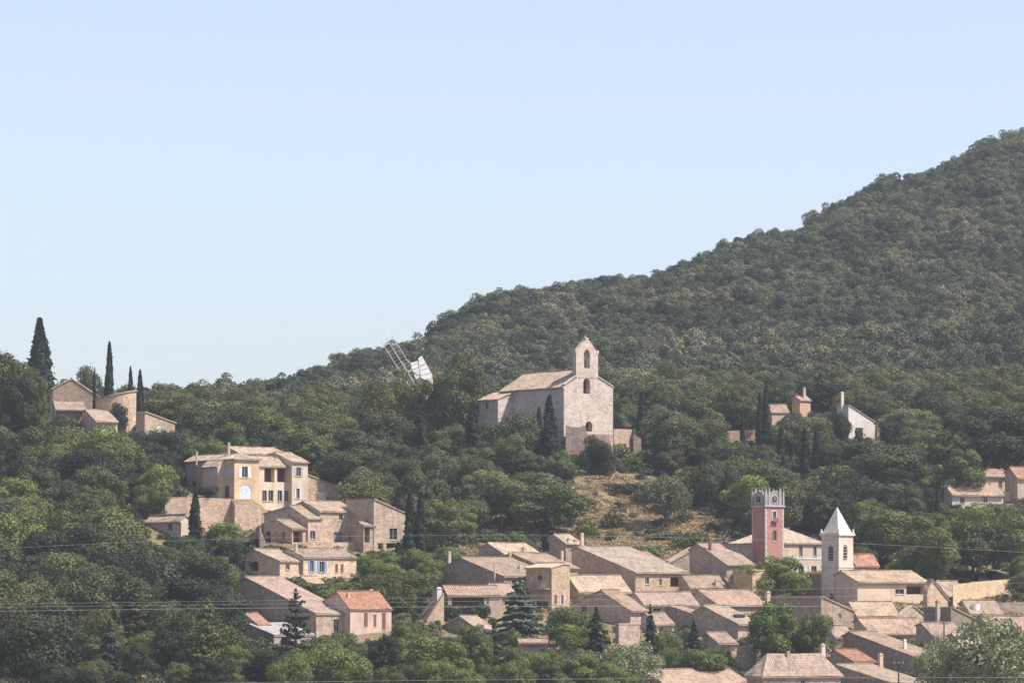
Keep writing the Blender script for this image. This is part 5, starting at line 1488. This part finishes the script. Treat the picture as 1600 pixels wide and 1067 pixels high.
# ================================================================== windmill, poles, wires, haze
def windmill():
    d = 812
    hx, hy, hz = at(637, 582, d)
    o = empty('windmill', (hx + 3.2, d + 4, gz(hx + 3.2, d + 4)))
    tag(o, 'windmill half hidden by trees, one bare lattice sail and one white sail', 'windmill')
    cx, cy = hx + 2.6, d + 3.6
    zb = gz(cx, cy) - 0.5; zt = hz - 0.5
    m = MB(); m.tube((cx, cy, zb), (cx, cy, zt), 2.6, 2.1, 24); m.build('tower', M['stone'], o, color=STONE)
    m = MB(); m.tube((cx, cy, zt + 0.01), (cx, cy, zt + 0.2), 2.25, 2.25, 24); m.tube((cx, cy, zt + 0.21), (cx, cy, zt + 1.9), 2.2, 0.1, 24); m.build('cap', M['paint'], o, color=(0.22, 0.19, 0.17))
    m = MB(); m.tube((hx - 0.1, d - 0.5, hz), (cx, cy, hz - 0.1), 0.22, 0.25, 8); m.build('axle', M['paint'], o, color=(0.25, 0.2, 0.17))
    k = d / F
    a = Vector((-0.53, -0.29, 0.848)); b = Vector((0.848, 0.47, 0.53))       # the rotor faces to the right of the camera
    hub = Vector((hx, d - 0.3, hz))
    def bar(p, q, r): 
        m = MB(); m.tube(p, q, r, r, 5); return m
    def lattice(dr, sd_, ln, w, start, name):
        s = MB(); s.tube(hub, hub + dr * ln, 0.11, 0.07, 6)
        sail = s.build(name, M['paint'], o, color=(0.55, 0.52, 0.5))
        for q in (-1, 1):
            bar(hub + dr * start + sd_ * w * q, hub + dr * ln + sd_ * w * q, 0.07).build('rail', M['paint'], sail, color=(0.6, 0.57, 0.55))
        n = 9
        for i in range(n):
            t = start + (ln - start) * (i + 0.2) / n
            bar(hub + dr * t - sd_ * w, hub + dr * t + sd_ * w, 0.028).build('rung', M['paint'], sail, color=(0.4, 0.37, 0.35))
        return sail
    lattice(a, b, 63 * k, 9.5 * k, 12 * k, 'sail')
    lattice(-a, b, 40 * k, 9.5 * k, 12 * k, 'sail')
    # cloth-covered sail, right: two panels either side of its stock
    b2 = Vector((0.90, 0.1, 0.42)).normalized(); w2 = Vector((0.42, 0, -0.9)).normalized()
    s = MB(); s.tube(hub, hub + b2 * 33 * k, 0.11, 0.07, 6); sail = s.build('sail', M['paint'], o, color=(0.5, 0.47, 0.45))
    P = [at(641, 567.5, d), at(652.5, 563.5, d), at(655.5, 588, d), at(650, 593, d)]
    Q = [at(653.2, 560, d), at(659, 555, d), at(675, 585, d), at(670.5, 594.5, d), at(657.5, 590, d)]
    for pts in (P, Q):
        n = len(pts)
        pp = [(x, y - 0.55 + (x - hx) * 0.55, z) for x, y, z in pts] + [(x, y - 0.47 + (x - hx) * 0.55, z) for x, y, z in pts]
        f = [tuple(range(n)), tuple(range(n, 2*n))[::-1]] + [(i, (i+1) % n, n + (i+1) % n, n + i) for i in range(n)]
        cl = obj('sail_cloth', pp, f, M['canvas'], sail)
        for q in range(4):                       # battens across the cloth
            t = (q + 0.5) / 4
            e0 = Vector(pp[0]).lerp(Vector(pp[n - 1]), t) + Vector((0, -0.05, 0)); e1 = Vector(pp[1]).lerp(Vector(pp[2]), t) + Vector((0, -0.05, 0))
            bar(e0, e1, 0.035).build('batten', M['paint'], cl, color=(0.4, 0.36, 0.33))
    KEEP.append((598, 525, 676, 592, d))
windmill()
def pole(px, yt, yb, label, d=None):
    d = d if d else depth_for(px, yb)
    x, y, zt = at(px, yt, d); z = gz(x, y)
    o = empty('utility_pole', (x, y, z)); tag(o, label, 'pole', 'utility poles')
    m = MB(); m.tube((x, y, z - 0.3), (x, y, zt), 0.13, 0.09, 8); m.build('post', M['bark'], o)
    m = MB(); m.box((x, y), (1, 0), (0, -1), -0.7, 0.7, zt - 0.6, zt - 0.48, 0.09, 0.2); m.build('crossarm', M['iron'], o)
    for s in (-0.6, 0, 0.6):
        m = MB(); m.tube((x + s, y - 0.145, zt - 0.478), (x + s, y - 0.145, zt - 0.28), 0.05, 0.035, 6); m.build('insulator', M['paint'], o, color=(0.6, 0.6, 0.58))
pole(1404, 1030, 1090, 'dark utility pole rising at the bottom edge right of the red shed', 562)
pole(1475, 968, 1010, 'thin post standing beside the dark blank wall', 612)
pole(1476, 756, 800, 'short dark post at the left end of the bungalow', 735)
def wire(pts, d, label, r=0.022):
    P = [Vector(at(x, y, dd)) for (x, y), dd in zip(pts, d)]
    m = MB()
    for a, b in zip(P[:-1], P[1:]): m.tube(a, b, r, r, 5)
    o = m.build('power_line', M['wire'], None, origin=tuple(P[0])); tag(o, label, 'wire', 'overhead wires')
def curve(y0, ym, y1, n=24):
    out = []
    for i in range(n + 1):
        t = i / n; x = -150 + 1900 * t
        out.append((x, y0 * (1-t)**2 + 2 * t * (1-t) * (2*ym - (y0+y1)/2) + y1 * t * t))
    return out
def span(y0, ym, y1, d0, d1, label, r=0.02):
    p = curve(y0, ym, y1); wire(p, [d0 + (d1 - d0) * i / (len(p) - 1) for i in range(len(p))], label, r)
span(957, 947, 950, 520, 560, 'lowest and brightest of the wires across the village', 0.013)
span(950, 938, 925, 540, 575, 'middle wire across the village roofs', 0.010)
span(944, 931, 905, 545, 580, 'upper of the three close wires on the left', 0.010)
span(866, 836, 873, 560, 590, 'highest wire, passing in front of the slanting house', 0.011)
span(1075, 1061, 1058, 500, 520, 'wire along the bottom edge of the picture', 0.014)
# ---- the air
def haze():
    m = bpy.data.materials.new('air'); m.use_nodes = True
    t = m.node_tree; t.nodes.clear()
    v = t.nodes.new('ShaderNodeVolumePrincipled'); o = t.nodes.new('ShaderNodeOutputMaterial')
    v.inputs['Color'].default_value = (0.76, 0.85, 1.0, 1)
    v.inputs['Density'].default_value = HAZE
    v.inputs['Anisotropy'].default_value = 0.2
    t.links.new(v.outputs[0], o.inputs['Volume'])
    x0, x1, y0, y1, z0, z1 = -440, 440, -70, 2130, -24, 192
    vv = [(x0,y0,z0),(x1,y0,z0),(x1,y1,z0),(x0,y1,z0),(x0,y0,z1),(x1,y0,z1),(x1,y1,z1),(x0,y1,z1)]
    b = obj('haze', vv, BOXF, m); tag(b, 'thin pale summer haze over the valley', 'haze', kind='stuff')
HAZE = 0.00008
haze()
